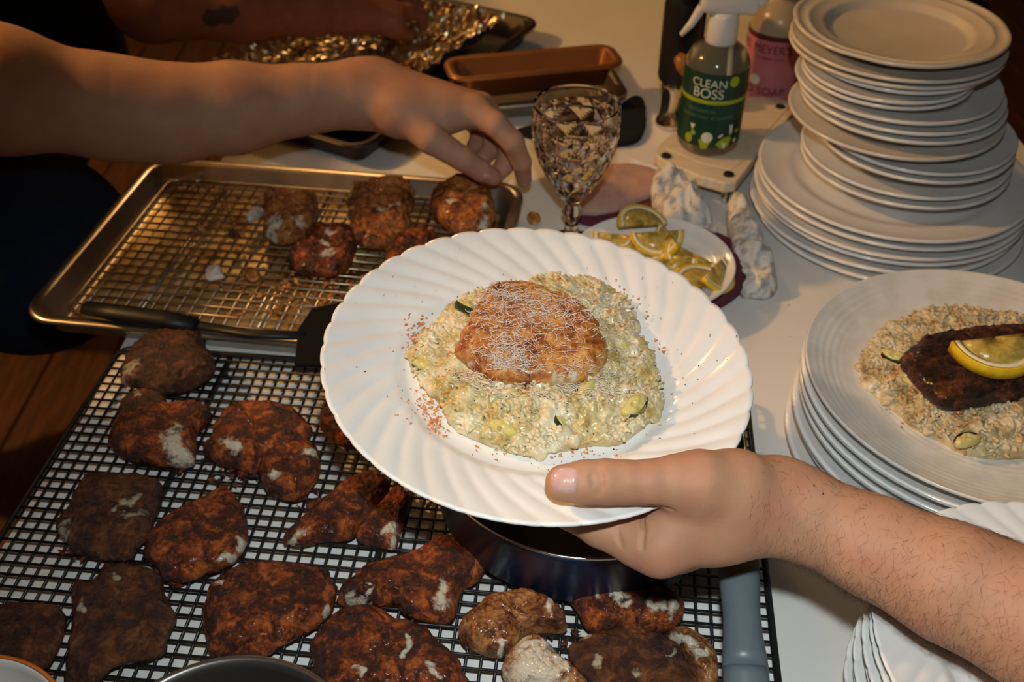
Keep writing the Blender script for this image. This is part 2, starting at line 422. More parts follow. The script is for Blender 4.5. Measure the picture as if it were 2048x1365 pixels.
# ------------------------------------------------------------------ plates
def plate_vf(R, h, well=.64, th=.0042, n=96, coupe=False, rings=False):
    b0 = .0035
    if coupe:
        top = [(0, b0)] + [(R*t, b0+(h-b0)*max(0, (t-.45)/.55)**2.0) for t in np.linspace(.2, 1, 22)]
        if rings: top = [(r, z+.00035*math.sin(r*900)) for r, z in top[:-2]] + top[-2:]
        if rings:
            t2 = [(0, b0)]
            for t in np.linspace(.05, .985, 90):
                t2.append((R*t, b0+(h-b0)*max(0, (t-.45)/.55)**2.0+.00010*math.sin(R*t*1150)*(1+.8*math.sin(R*t*173))))
            top = t2+[(R*.995, h-.0002)]
    else:
        top = [(0, b0), (well*R*.5, b0), (well*R*.93, b0), (well*R, b0+.0008), (well*R*1.05, b0+(h-b0)*.30), (well*R*1.09, b0+(h-b0)*.45), (well*R*1.15, b0+(h-b0)*.56), (.80*R+.2*well*R, b0+(h-b0)*.74), (.97*R, h-.0006), (.988*R, h)]
    bot = [(.997*R, h-.0007), (R, h-.0018), (.995*R, h-.0032), (.96*R, h-th-.0004)]
    if coupe: bot += [(R*t, max(.0022, b0+(h-b0)*max(0, (t-.45)/.55)**2.0-th)) for t in (.85, .72, .62)]
    else: bot += [(well*R*1.18, b0+(h-b0)*.56-th+.0006), (well*R*1.0, .002)]
    bot += [(well*R*.90, 0), (well*R*.86, 0), (well*R*.83, .0016), (0, .0016)]
    return lathe(top+bot, n)
_pm = {}
def plate(name, R, h, mt, xy, z, label, group, cat='plate', tilt=(0, 0), **k):
    key = (R, h, mt.name, tuple(k.items()))
    if key not in _pm:
        me = mesh(name, *plate_vf(R, h, **k)); me.materials.append(mt); _pm[key] = me
    o = link(name, _pm[key], loc=(xy[0], xy[1], z-h), rot=(tilt[0], tilt[1], 0))
    return tag(o, label, cat, group)
ORD = ['lowest', 'second from the bottom', 'third from the bottom', 'fourth from the bottom', 'fifth from the bottom', 'topmost']
for i in range(6):
    j = [(.003, -.004), (-.003, .002), (.002, .003), (-.002, -.002), (.001, .001), (0, 0)][i]
    plate('dinner_plate', .138, .0125, white_glaze, (.397+j[0], .915+j[1]), .06-.0095*(5-i),
          'large white dinner plate, %s of the six under the tall stack' % ORD[i], 'large plates under the tall stack', well=.70)
SM = [('side_plate', .104, .075, .4046, .9164, white_glaze, 'white side plate lying directly on the large plates of the tall stack'),
      ('side_plate', .104, .085, .4036, .9172, white_glaze, 'white side plate second up from the large plates in the tall stack'),
      ('saucer', .095, .105, .4050, .9040, white_glaze, 'small white plate just above the lowest pair of side plates in the tall stack'),
      ('saucer', .095, .113, .4050, .9052, white_glaze, 'small white plate tucked directly under the wide tan-edged plate in the tall stack'),
      ('salad_plate', .104, .128, .3821, .9150, cream_glaze, 'wide cream plate with tan edge jutting from the middle of the tall stack'),
      ('side_plate', .099, .140, .3875, .9190, white_glaze, 'white plate lowest of three thick rims in the middle of the tall stack'),
      ('side_plate', .099, .148, .3850, .9209, white_glaze, 'white plate middle of three thick rims in the middle of the tall stack'),
      ('side_plate', .099, .157, .3806, .9240, white_glaze, 'white plate uppermost of three thick rims in the middle of the tall stack'),
      ('saucer', .081, .168, .3645, .9145, white_glaze, 'lower of two narrow saucers high in the tall stack'),
      ('saucer', .081, .174, .3640, .9135, white_glaze, 'upper of two narrow saucers high in the tall stack'),
      ('saucer', .086, .181, .3740, .9240, white_glaze, 'thin dark-shadowed saucer third rim group from the top of the tall stack'),
      ('side_plate', .102, .187, .3750, .9370, cream_glaze, 'cream plate with doubled rim, third plate from the top of the tall stack'),
      ('side_plate', .102, .1935, .3750, .9365, cream_glaze, 'cream plate with doubled rim, right beneath the top plate of the tall stack')]
for nm, R, z, x, y, mt, lab in SM:
    plate(nm, R, .0105, mt, (x, y), z, lab, 'small plates of the tall stack', well=.66)
# the top plate: a lobed embossed rim
def lobed(a, r, z, j):
    e = .010*abs(math.cos(a*3+.4))**6
    k = max(0, (r-.07)/.03); 
    return r*(1-e*min(1, k)), z+(.0006*math.cos(a*3+.4)**8 if .078 < r < .097 else 0)
prof = [(0, .004), (.062, .004), (.066, .0052), (.0695, .0098), (.073, .0112), (.083, .0122), (.0845, .0135), (.0875, .0135), (.089, .0127), (.0955, .0145), (.097, .0158), (.1, .0158), (.1012, .0148), (.1005, .0132), (.095, .010), (.074, .0062), (.066, .001), (.060, 0), (.056, .001), (0, .001)]
o = ob('serving_plate', *lathe(prof, 144, lobed), cream_glaze, loc=(.3735, .935, .208-.0158))
tag(o, 'cream plate with stepped lobed rim on top of the tall stack', 'plate', 'small plates of the tall stack')

for i in range(7):
    z = .09-.0115*(6-i); dx = [-.004, .003, -.002, .002, 0, -.001, 0][i]
    lab = ['white plate at the bottom of the stack under the lemon topped fish', 'white plate second from the bottom under the lemon topped fish', 'white plate third from the bottom under the lemon topped fish',
           'white plate in the very middle of the seven under the lemon topped fish', 'white plate third from the top under the lemon topped fish', 'white plate directly under the served stoneware plate', 'off white stoneware plate with fine throwing rings holding the blackened fish'][i]
    plate('stoneware_plate' if i == 6 else 'dinner_plate', .135, .0205, stoneware if i == 6 else white_glaze, (.3566+dx, .5566+dx*.6), z, lab, 'plates stacked at the right', coupe=True, rings=(i == 6))

# swirl fluted plate: shared by the held plate and the stack in the corner
NS = 40
def fluted_vf(R=.135, n=480, h=.020):
    prof = [(t, 0) for t in (0, .2, .4, .55, .60)] + [(t, 1) for t in np.linspace(.62, 1, 22)] + [(1.004, 2), (1.0, 3)] + [(t, 4) for t in np.linspace(.985, .64, 10)] + [(.58, 5), (.54, 6), (.50, 5), (0, 5)]
    v, f = [], []; m = len(prof)
    for i in range(n):
        a = 2*PI*i/n
        for t, k in prof:
            s = max(0, min(1, (t-.60)/.40))
            ph = NS*(a + math.radians(26)*(1-s)**1.25)
            rid = 1-abs(math.sin(ph/2))**.8                     # sharp valleys, round flutes
            amp = .00155*math.sin(PI*min(1, s*.62+.06))**1.0*(1 if s > 0 else 0)*min(1, s*5)
            z = h*(.18*min(1, s*6)+.82*s**1.15) if s > 0 else 0
            if t <= .60: z = 0
            R2 = R*(1-.0085*(rid**1.5)*s**3)
            zt = z-amp*rid
            if k in (2, 3): zt = z-.0012*(k-1)-amp*rid
            if k == 4: zt = z-.0040-amp*rid*.4
            if k == 5: zt = -.0035
            if k == 6: zt = -.0055
            v.append((R2*t*math.cos(a), R2*t*math.sin(a), zt-h))
    for i in range(n):
        q = (i+1) % n
        for j in range(m-1): f.append((i*m+j, q*m+j, q*m+j+1, i*m+j+1))
    bm = bmesh.new(); vs = [bm.verts.new(p) for p in v]
    for q in f:
        try: bm.faces.new([vs[x] for x in q])
        except ValueError: pass
    bmesh.ops.remove_doubles(bm, verts=bm.verts, dist=1e-7); bm.verts.index_update()
    r = [tuple(p.co) for p in bm.verts], [[x.index for x in q.verts] for q in bm.faces]; bm.free(); return r
fl_me = mesh('fluted_plate', *fluted_vf()); fl_me.materials.append(fluted_glaze)
HN = Vector((.0658, -.0389, .9971)).normalized(); HC = Vector((.0165, .4795, .1757))
e1 = Vector((0, 1, 0)).cross(HN).normalized(); e2 = HN.cross(e1)
HM = Matrix(((e1.x, e2.x, HN.x, HC.x), (e1.y, e2.y, HN.y, HC.y), (e1.z, e2.z, HN.z, HC.z), (0, 0, 0, 1)))
HI = HM.inverted()
o = link('fluted_plate', fl_me, M=HM)
tag(o, 'white swirl fluted plate with scalloped edge held out by the right hand', 'plate', 'swirl fluted plates')
FO = ['at the bottom', 'second from the bottom', 'third from the bottom', 'fourth from the bottom', 'fourth from the top', 'third from the top', 'second from the top', 'on top']
for i in range(8):
    k = .80
    o = link('fluted_plate', fl_me, loc=(.3110+[.002, -.002, .001, -.001, .002, -.001, .001, 0][i], .3155+[0, -.001, -.002, 0, -.001, -.001, 0, 0][i], .0212+.01115*i), rot=(0, 0, .4*i)); o.scale = (k, k, k)
    tag(o, 'white swirl fluted plate %s of the stack in the lower right corner' % FO[i], 'plate', 'swirl fluted plates')
def HL(u, v, h):
    """pixel -> point in the held plate's own frame, h above its rim plane"""
    a = HI @ Vector(CAM); d = (HI.to_3x3() @ Vector(ray(u, v))); t = (h-a.z)/d.z; return a+d*t
def HW(u, v, h): return np.array(HM @ HL(u, v, h))

# ------------------------------------------------------------------ food: crusted fish from an outline
def blob(outline, h, seed, n=88, rings=20, pw=3.2, q=.6, z_edge=.30, lump=.16, ls=45, fine=.0011, fs=230, jag=.035, twist=None, mid=0.0):
    """outline: local xy; returns verts, faces and a height function"""
    pts = resample(chaikin([tuple(p) for p in outline], 2), n); c = pts.mean(axis=0)
    sd = Vector((seed*1.37, seed*2.11, seed*.73))
    def height(x, y, t):
        z = h*(z_edge+(1-z_edge)*max(0, 1-t**pw)**q)
        z += h*lump*fbm(Vector((x, y, 0))+sd, ls, 3)*(1-.5*t)
        z += fine*fbm(Vector((x, y, z))+sd, fs, 2)
        if mid: z -= mid*(abs(noise.noise((Vector((x, y, 0))+sd)*105))*1.6-.5)
        if twist: z += twist(x-c[0], y-c[1])
        return max(z, .0006)
    v = [(c[0], c[1], height(c[0], c[1], 0))]; f = []
    ts = [((i+1)/rings)**.8 for i in range(rings)]
    for t in ts:
        for k in range(n):
            x, y = c+(pts[k]-c)*t
            if jag:
                g = 1+jag*t*t*fbm(Vector((x, y, .3))+sd, 95, 3); x, y = c+(np.array((x, y))-c)*g
            v.append((x, y, height(x, y, t)))
    for tt, zz in ((.985, .12*h), (.93, .02*h), (.80, 0)):
        for k in range(n):
            x, y = c+(pts[k]-c)*tt; b_ = 0
            if twist: b_ = max(0, twist(x-c[0], y-c[1]))*.6
            v.append((x, y, zz+b_))
    nr = rings+3
    for k in range(n): f.append((0, 1+k, 1+(k+1) % n))
    for r in range(nr-1):
        for k in range(n):
            j = (k+1) % n; f.append((1+r*n+k, 1+(r+1)*n+k, 1+(r+1)*n+j, 1+r*n+j))
    f.append(tuple(1+(nr-1)*n+k for k in range(n))[::-1])
    return v, f, (pts, c, height)
def set_bare(me, fn):
    a = me.attributes.new('bare', 'FLOAT', 'POINT'); a.data.foreach_set('value', [fn(p.co) for p in me.vertices])
def fillet(name, px, z0, h, mt, label, group, bare=(), seed=1, cat='fish fillet', M=None, **k):
    """px: silhouette in pixels, put down on the plane z0 at its real size"""
    if M is None:
        w_ = [PZ(u, v, z0+h*.35) for u, v in px]; c = np.mean(w_, axis=0)
        out = [(p[0]-c[0], p[1]-c[1]) for p in w_]
        loc = (c[0], c[1], z0); bl = []
        for (u, v, r) in bare:
            if r < 7: continue
            p = PZ(u, v, z0+h*.8); d = np.linalg.norm(p-CAM); bl.append((p[0]-c[0], p[1]-c[1], 1.3*r*d/FPX))
    else:
        w_ = [HL(u, v, z0+h*.35) for u, v in px]; out = [(p.x, p.y) for p in w_]
        loc = None; bl = [(HL(u, v, z0+h*.8).x, HL(u, v, z0+h*.8).y, r*.6/FPX) for u, v, r in bare]
    V, F, fn = blob(out, h, seed, **k)
    me = mesh(name, V, F); me.materials.append(mt)
    rb = random.Random(seed); bl = [(x, y, r, rb.uniform(0, PI), rb.uniform(1.1, 1.9)) for x, y, r in bl]
    def fb(p):
        best = 0; wx = .0045*noise.noise(p*110); wy = .0045*noise.noise(p*110+Vector((7, 3, 1)))
        for x, y, r, an, st in bl:
            dx, dy = p.x-x+wx, p.y-y+wy; a_, b_ = dx*math.cos(an)+dy*math.sin(an), -dx*math.sin(an)+dy*math.cos(an)
            best = max(best, 1.25-.85*math.hypot(a_/st, b_*st**.5)/r)
        return best
    set_bare(me, fb)
    if M is None: o = link(name, me, loc=loc)
    else: o = link(name, me, M=M @ Matrix.Translation((0, 0, z0)))
    tag(o, label, cat, group); return o, fn
def zc(pts, ox, oy, s=2.9257): return [(ox+x/s, oy+y/s) for x, y in pts]

# ------------------------------------------------------------------ black rack, paper and its fish
ga = math.radians(-6.0)
BR_W, BR_D = .545, .335
brc = np.array([-.092, .482])           # rack centre on the table
def rack_local(x, y):
    return brc+np.array([x*math.cos(ga)-y*math.sin(ga), x*math.sin(ga)+y*math.cos(ga)])
BZ = .015
o = empty('lining_paper', (brc[0], brc[1], .0004), ga)
me = bpy.data.meshes.new('lining_paper'); bmg = bmesh.new()
bmesh.ops.create_grid(bmg, x_segments=60, y_segments=40, size=1)
for p in bmg.verts:
    x, y = p.co.x*(BR_W/2+.004), p.co.y*(BR_D/2+.010)
    p.co = Vector((x, y, .0012+.0016*max(0, fbm(Vector((x, y, 2)), 11, 2)+.3)))
bmg.to_mesh(me); bmg.free(); me.polygons.foreach_set('use_smooth', [True]*len(me.polygons))
bpy.data.objects.remove(o)
m, nt, b = nodes('greasy_paper'); co = coords(nt)
nt.links.new(mix(nt, ramp(nt, nz(nt, co, 17, 4), [(.58, 0.0), (.70, .8)]), (.76, .76, .73), (.46, .36, .17)), b.inputs['Base Color']); b.inputs['Roughness'].default_value = .75
bump(nt, b, nz(nt, co, 60, 4), .3, .002)
o = link('lining_paper', me, m, loc=(brc[0], brc[1], .0004), rot=(0, 0, ga))
tag(o, 'greasy white paper spread under the black cooling rack', 'paper')

def wire_rack(name, w_, d_, c, ang, z, mt, sx, sy, rw, rf, label, feet=0.0, cat='cooling rack'):
    root = tag(empty(name, (c[0], c[1], z), ang), label, cat)
    nx, ny = int(w_/sx), int(d_/sy)
    lm = mesh('cross_wire', *tube([(-w_/2, 0, 0), (w_/2, 0, 0)], rw, 6)); lm.materials.append(mt)
    vm = mesh('long_wire', *tube([(0, -d_/2, 0), (0, d_/2, 0)], rw, 6)); vm.materials.append(mt)
    for i in range(1, ny): link('wire', lm, parent=root, loc=(0, -d_/2+d_*i/ny, rw*.95))
    for i in range(1, nx): link('wire', vm, parent=root, loc=(-w_/2+w_*i/nx, 0, -rw*.95))
    fr = [(x, y, 0) for x, y in rrect(w_, d_, .014, 5)]
    v, f = tube(fr+[fr[0]], rf, 8, False); ob('frame', v, f, mt, root)
    for k in (-.32, .0, .32):
        ob('support_bar', *tube([(w_*k, -d_/2, -rf*1.6), (w_*k, d_/2, -rf*1.6)], rf*1.1, 8), mt, root)
    if feet:
        for x in (-.32, .32):
            for y in (-.46, .46):
                ob('foot', *tube([(w_*x, d_*y, -rf), (w_*x, d_*y*.97, -feet)], rf*1.1, 8), mt, root)
    return root
wire_rack('cooling_rack', BR_W, BR_D, brc, ga, BZ, black_wire, .0098, .0098, .00112, .0024, 'large black wire cooling rack covered with spiced fried fish', feet=.0125)

FG = 'spiced fish pieces on the black rack'
zt = BZ+.0018
def F1(pts): return zc(pts, 0, 620)
def F2(pts): return zc(pts, 0, 899)
def F3(pts): return zc(pts, 500, 899)
def F4(pts): return zc(pts, 900, 899)
fish = [
 (F1([(705,390),(720,300),(770,230),(850,180),(960,140),(1100,130),(1180,140),(1200,200),(1250,290),(1250,360),(1180,420),(1060,470),(900,475),(800,440),(720,430)]), .026, crust_shaded, 'folded brown fish piece alone at the far left corner of the black rack', [(262,735,16)]),
 (F1([(690,640),(690,560),(760,490),(830,465),(960,490),(985,560),(960,640),(800,660)]), .014, crust_shaded, 'small dark fish scrap behind the piece with a round white spot', [(272,795,10)]),
 (F1([(640,690),(720,620),(900,580),(1000,560),(1130,540),(1230,560),(1230,640),(1140,700),(1150,880),(1100,915),(900,900),(700,850),(640,800)]), .022, crust_red, 'brown fish piece with one big round white bare spot', [(350,890,26),(362,905,18)]),
 (F1([(1180,790),(1240,760),(1245,680),(1300,600),(1400,555),(1550,550),(1700,570),(1800,640),(1815,740),(1750,830),(1600,860),(1510,930),(1490,950),(1380,920),(1290,890),(1190,850)]), .024, crust_red, 'large rounded reddish fish piece in the middle left of the rack', [(465,895,15)]),
 (F1([(1505,900),(1600,815),(1750,790),(1860,800),(1885,930),(1800,1060),(1730,1110),(1600,1080),(1530,1020)]), .025, crust_red, 'rounded fish piece overlapping the front of the large reddish one, pale corner', [(620,905,14),(552,955,10)]),
 (F2([(500,150),(640,140),(900,170),(950,220),(950,310),(900,400),(890,500),(800,560),(770,640),(650,650),(500,620),(400,590),(390,530),(330,490),(340,400),(410,340),(440,260)]), .019, crust_shaded, 'squarish dark brown fish piece with a pale streak near the left edge', [(255,1010,14),(270,1033,13),(130,1050,10),(125,1062,10)]),
 (F2([(1240,260),(1300,230),(1360,260),(1420,330),(1450,420),(1455,520),(1400,620),(1330,680),(1180,730),(1080,770),(960,760),(930,700),(820,620),(850,540),(940,430),(1050,360),(1150,310)]), .022, crust_red, 'orange brown triangular fish piece with pale lower right edge', [(480,1085,10),(455,1110,11)]),
 (F2([(620,690),(750,680),(900,690),(960,760),(960,860),(1040,960),(1030,1000),(970,1100),(980,1190),(800,1240),(640,1260),(600,1330),(480,1400),(360,1400),(380,1300),(400,1200),(420,1050),(420,900),(440,760),(500,800),(580,760)]), .020, crust_shaded, 'long ragged dark fish piece running to the bottom left edge', [(165,1215,11),(235,1160,8)]),
 (F2([(1190,900),(1230,800),(1300,740),(1440,680),(1560,670),(1700,680),(1900,700),(1960,760),(1970,900),(1900,990),(1800,1060),(1620,1150),(1560,1200),(1400,1220),(1240,1210),(1190,1120)]), .023, crust_red, 'large oval orange brown fish piece behind the steel pot rim', [(650,1215,8),(440,1168,7)]),
 (F2([(-90,950),(60,910),(250,910),(350,930),(385,980),(370,1080),(320,1200),(270,1280),(150,1290),(-90,1280)]), .018, crust_shaded, 'dark fish piece in the bottom left corner behind the dotted bowl', [(75,1305,6)]),
 (F3([(205,540),(220,480),(330,400),(430,310),(560,200),(650,150),(740,130),(830,190),(800,280),(720,370),(640,440),(610,510),(500,530),(400,530),(270,560)]), .020, crust_red, 'pointed reddish fish piece just left of the held plate', [(592,1070,9)]),
 (F3([(630,450),(720,375),(800,290),(860,210),(950,280),(910,400),(870,500),(860,580),(770,570),(620,545)]), .018, crust_red, 'narrow fish piece beside the pointed one with white torn corner', [(782,1062,12),(788,1080,9)]),
 (F3([(500,870),(560,780),(690,680),(800,650),(1000,600),(1080,530),(1180,500),(1260,560),(1350,610),(1380,680),(1340,770),(1240,800),(1220,900),(1200,990),(1120,1020),(1000,990),(900,960),(860,900),(720,910),(620,900),(520,910)]), .022, crust_red, 'long fish piece with pale lower corner touching the frying pan', [(885,1200,17),(890,1180,13),(698,1185,9),(706,1195,11),(738,1178,7),(742,1190,8)]),
 (F3([(360,1100),(430,1020),(560,930),(660,920),(760,950),(850,1010),(980,1010),(1050,1080),(1130,1160),(1200,1210),(1260,1310),(1290,1420),(1000,1460),(700,1460),(450,1430),(360,1330)]), .025, crust_red, 'large crusted fish piece at the bottom centre with white slits', [(817,1285,7),(814,1296,8),(810,1308,8),(806,1320,7),(712,1340,7),(724,1345,7),(862,1335,7),(868,1350,8)]),
 (F3([(1215,1040),(1290,960),(1400,870),(1560,840),(1700,850),(1820,930),(1850,1000),(1860,1060),(1740,1050),(1620,1060),(1560,1160),(1480,1210),(1380,1200),(1260,1150),(1220,1100)]), .024, crust_oily, 'oily golden fish piece curling in front of the frying pan', [(1100,1215,10),(975,1300,8),(1000,1290,7)]),
 (F3([(1470,1290),(1520,1190),(1600,1120),(1680,1100),(1760,1180),(1850,1270),(1960,1340),(2010,1430),(1560,1430),(1480,1330)]), .026, crust_oily, 'glistening white fish flesh piece at the bottom edge', [(1060,1330,45),(1095,1350,45),(1050,1290,22)]),
 (F4([(660,760),(700,740),(820,740),(1000,760),(1150,770),(1290,830),(1380,920),(1370,990),(1280,1060),(1000,1070),(800,1060),(760,960),(690,860)]), .024, crust_red, 'reddish fish piece under the holding hand with white flecks', [(1182,1178,8),(1190,1190,10),(1230,1185,9),(1240,1200,11),(1252,1214,9),(1300,1212,12),(1318,1216,14),(1345,1220,12)]),
 (F4([(1250,1080),(1330,1050),(1440,1090),(1550,1190),(1580,1280),(1570,1380),(1500,1420),(1400,1300),(1350,1180)]), .022, crust_oily, 'slim oily fish piece beside the grey handle', [(1345,1275,13),(1375,1295,13),(1405,1310,12)]),
 (F4([(660,1150),(900,1060),(1150,1060),(1330,1130),(1420,1250),(1470,1430),(900,1430),(760,1330)]), .020, crust_shaded, 'dark broken fish pieces between the white fish and the grey handle', [(1165,1270,9),(1195,1330,11),(1340,1310,9),(1270,1350,9)]),
 (F1([(1860,640),(1900,590),(2000,620),(2120,700),(2150,800),(2000,800),(1870,690)]), .020, crust_red, 'fish piece mostly hidden under the left edge of the held plate', []),
]
for i, (px, h, mt, lab, bare) in enumerate(fish):
    fillet('fish_fillet', px, zt, h*.78, mt, lab, FG, bare, seed=i+3, n=150, rings=34, pw=4.5, q=.55, lump=.17, ls=34, fine=.0013, fs=330, mid=.0005, jag=.08)
# loose crumbs on the black rack
def bits(name, pts, size, mt, label, cat, flat=.5, M=None):
    V, F = [], []
    base = [(1, 0, 0), (-.6, .9, 0), (-.5, -.8, .1), (.1, .1, 1), (.2, -.1, -.7)]; tri = [(0, 1, 3), (1, 2, 3), (2, 0, 3), (1, 0, 4), (2, 1, 4), (0, 2, 4)]
    for p in pts:
        s = size*random.uniform(.45, 1.3); R = Matrix.Rotation(random.uniform(0, 6.28), 3, 'Z') @ Matrix.Rotation(random.uniform(-.7, .7), 3, 'X')
        b0 = len(V)
        for q in base: V.append(tuple(Vector(p)+(R @ (Vector((q[0], q[1]*random.uniform(.5, 1.1), q[2]*flat)))*s)))
        F += [tuple(i+b0 for i in t) for t in tri]
    o = ob(name, V, F, mt, None, False, M=M); return tag(o, label, cat, kind='stuff')
pts = []
for cx, cy, n, r in ((470,945,40,30),(620,1000,14,16),(850,1000,10,40),(930,1130,14,20),(345,1160,10,14),(360,930,10,16),(1090,1290,24,40),(800,930,10,30),(150,1110,8,16)):
    for _ in range(n): pts.append(PZ(cx+random.gauss(0, r), cy+random.gauss(0, r*.6), BZ+.0025))
bits('crust_crumbs', pts, .0035, crust_red, 'dark loose crumbs of crust scattered on the black rack', 'crumbs')

# ------------------------------------------------------------------ aluminium sheet pan with its rack
def sheet_pan(name, w_, d_, hgt, r, c, ang, z, mt, label, cat, group=None, floor_mt=None):
    root = tag(empty(name, (c[0], c[1], z), ang), label, cat, group)
    def ring(off, zz): return [(x, y, zz) for x, y in rrect(w_+2*off, d_+2*off, max(.004, r+off), 7)]
    sl = hgt*.32
    rings = [ring(-sl-.006, .0012), ring(-sl, .0030), ring(-.001, hgt-.001), ring(.0015, hgt), ring(.0075, hgt+.0012), ring(.0105, hgt-.0005), ring(.0110, hgt-.0030), ring(.0085, hgt-.0042), ring(.0012, hgt-.0022), ring(-sl+.0015, .0018), ring(-sl-.005, 0)]
    ob('pan_body', *loft(rings, True, True), mt, root)
    if floor_mt: ob('pan_lining', *loft([ring(-sl-.0055, .0018), ring(-sl-.0065, .0022)], True, True), floor_mt, root)
    return root
ta = math.radians(-8.0)
BL = PZ(305, 309, .03)[:2]; ex = np.array([math.cos(ta), math.sin(ta)]); ey = np.array([-math.sin(ta), math.cos(ta)])
TW, TD = .425, .300
tc_ = BL + ex*TW/2 - ey*TD/2
m, nt, b = nodes('greasy_lamplit_pan_floor'); co = coords(nt); 
c1 = ramp(nt, nz(nt, co, 26, 5), [(.42, (.80, .62, .32)), (.56, (.70, .44, .14)), (.66, (.30, .12, .03)), (.78, (.12, .035, .01))])  # gold of lamp reflections put into the colour, with brown grease stains
nt.links.new(c1, b.inputs['Base Color']); b.inputs['Metallic'].default_value = .7; b.inputs['Roughness'].default_value = .40; greasy = m
bump(nt, b, nz(nt, co, 50, 4), .2, .001)
sheet_pan('sheet_pan', TW-.022, TD-.022, .027, .022, tc_, ta, .0008, alu, 'silver aluminium sheet pan holding a wire rack under the reaching hand', 'baking pan', floor_mt=greasy)
wire_rack('cooling_rack', TW-.062, TD-.058, tc_, ta, .0175, rack_steel, .0125, .0125, .0010, .0019, 'silver wire rack sitting inside the sheet pan with leftover fish', feet=.012)
TG = 'fish pieces left on the sheet pan'
def T8(p): return zc(p, 80, 280)
def T2(p): return zc(p, 400, 0)
zt2 = .0205
tf = [
 (T8([(1310,330),(1440,310),(1600,320),(1640,380),(1600,480),(1570,540),(1520,570),(1400,600),(1320,560),(1295,500),(1330,420)]), .030, 'orange fish chunk with white flaky front, nearest the pan centre', [(548,452,17),(560,470,12),(598,445,12),(545,440,12)]),
 (T8([(1200,470),(1230,410),(1300,350),(1325,370),(1305,440),(1240,480)]), .012, 'thin pale sliver of fish left of the orange chunk', [(505,430,18),(515,420,14)]),
 (T8([(1440,690),(1540,580),(1600,530),(1700,510),(1830,520),(1860,600),(1830,700),(1780,770),(1650,790),(1500,770)]), .026, 'brown fish chunk with a white vertical stripe in the sheet pan', [(652,490,11),(655,510,12),(660,470,9)]),
 (T2([(870,1180),(900,1100),(1030,1065),(1200,1080),(1260,1130),(1250,1200),(1200,1260),(1230,1330),(1180,1400),(1050,1440),(900,1420),(870,1300)]), .034, 'tall square golden fish chunk in the middle of the sheet pan', [(770,425,9),(790,418,7)]),
 (T2([(1340,1170),(1420,1080),(1530,1050),(1640,1080),(1700,1140),(1720,1250),(1700,1340),(1600,1370),(1480,1360),(1400,1280),(1340,1220)]), .032, 'orange flaky fish chunk under the reaching fingers', [(968,440,12),(910,410,9),(970,420,8)]),
 ([(765,525),(790,480),(830,458),(868,465),(890,500),(845,530),(790,545)], .022, 'reddish fish chunk partly hidden by the top of the held plate', []),
]
for i, (px, h, lab, bare) in enumerate(tf):
    fillet('fish_chunk', px, zt2, h*.70, crust_orange if i in (3, 0, 4) else (crust_oily if i == 1 else crust_red), lab, TG, bare, seed=40+i, n=120, rings=28, pw=5, z_edge=.45, lump=.32, ls=48, fine=.0017, fs=240, mid=.0022, jag=.15)
for i, (u, v, r, mt, lab) in enumerate(((428, 545, 22, cheese_m, 'small white flake of fish on the wire rack'), (505, 548, 20, crust_gold, 'small golden scrap of fish beside the white flake'), (470, 470, 13, crust_red, 'tiny orange scrap of crust near the pan centre'))):
    px = [(u+r*math.cos(a)*random.uniform(.7, 1.1), v+r*.75*math.sin(a)*random.uniform(.7, 1.1)) for a in np.linspace(0, 2*PI, 9)[:-1]]
    fillet('fish_scrap', px, zt2, .005, mt, lab, TG, seed=60+i, n=48, rings=8, jag=.5, lump=.6, mid=.001, cat='fish scrap')
pts = []
for cx, cy, n, r in ((430,390,50,35),(350,520,40,50),(600,580,120,60),(420,440,60,40),(700,600,60,40),(520,600,50,50),(660,560,60,30),(460,470,30,30)):
    for _ in range(n): pts.append(PZ(cx+random.gauss(0, r), cy+random.gauss(0, r*.55), random.choice((.0195, .0195, .006))))
bits('pan_crumbs', pts, .0032, crust_gold, 'orange crumbs and burnt bits scattered over the sheet pan rack', 'crumbs')

# black turner lying on the front rim of the sheet pan
root = tag(empty('spatula', PZ(395, 655, .03)), 'black spatula resting across the front rim of the sheet pan', 'spatula')
def rel(o, p): return tuple(np.array(p)-np.array(o.location))
hp = [rel(root, PZ(u, v, z)) for u, v, z in ((172,618,.034),(240,628,.036),(330,640,.036),(392,650,.034))]
ob('handle', *tube(hp, [.0085, .0098, .0095, .008], 12, flat=(1, .75)), blk, root)
ob('shaft', *tube([rel(root, PZ(390,650,.034)), rel(root, PZ(500,668,.036)), rel(root, PZ(610,672,.038))], .0035, 8, flat=(1.5, .8)), blk, root)
bp = [rel(root, PZ(u, v, .038))[:2] for u, v in ((596,660),(625,618),(720,600),(820,640),(800,735),(590,732))]
ob('blade', *poly_prism(bp, rel(root, (0, 0, .036))[2], rel(root, (0, 0, .0395))[2], .0008), blk_matte, root, False)

# ------------------------------------------------------------------ frying pan and grey handled turner under the held plate
fp = tag(empty('frying_pan', (.0535, .508, BZ+.003)), 'dark navy frying pan with black inside under the held plate', 'frying pan')
ob('pan_body', *lathe([(0, .004), (.100, .004), (.1065, .009), (.1095, .052), (.1115, .0575), (.1130, .0580), (.1135, .0565), (.1115, .050), (.1090, .008), (.103, 0), (0, 0)], 96), navy_enamel, fp)
ob('pan_interior', *lathe([(0, .0046), (.100, .0046), (.1060, .0096), (.1090, .0520), (.1095, .0560), (.1082, .0525), (.1052, .0106), (.099, .0056), (0, .0056)], 96), blkpan, fp)
ob('steel_rim', *lathe([(.1105, .0577), (.1120, .0588), (.1134, .0577), (.1120, .0571), (.1105, .0577)], 96), steel, fp)
ob('rivet', *xf(lathe([(0, .003), (.004, .002), (.005, 0), (0, 0)], 16), Matrix.Translation((.06, -.075, .028)) @ Matrix.Rotation(1.2, 4, 'X')), steel, fp)

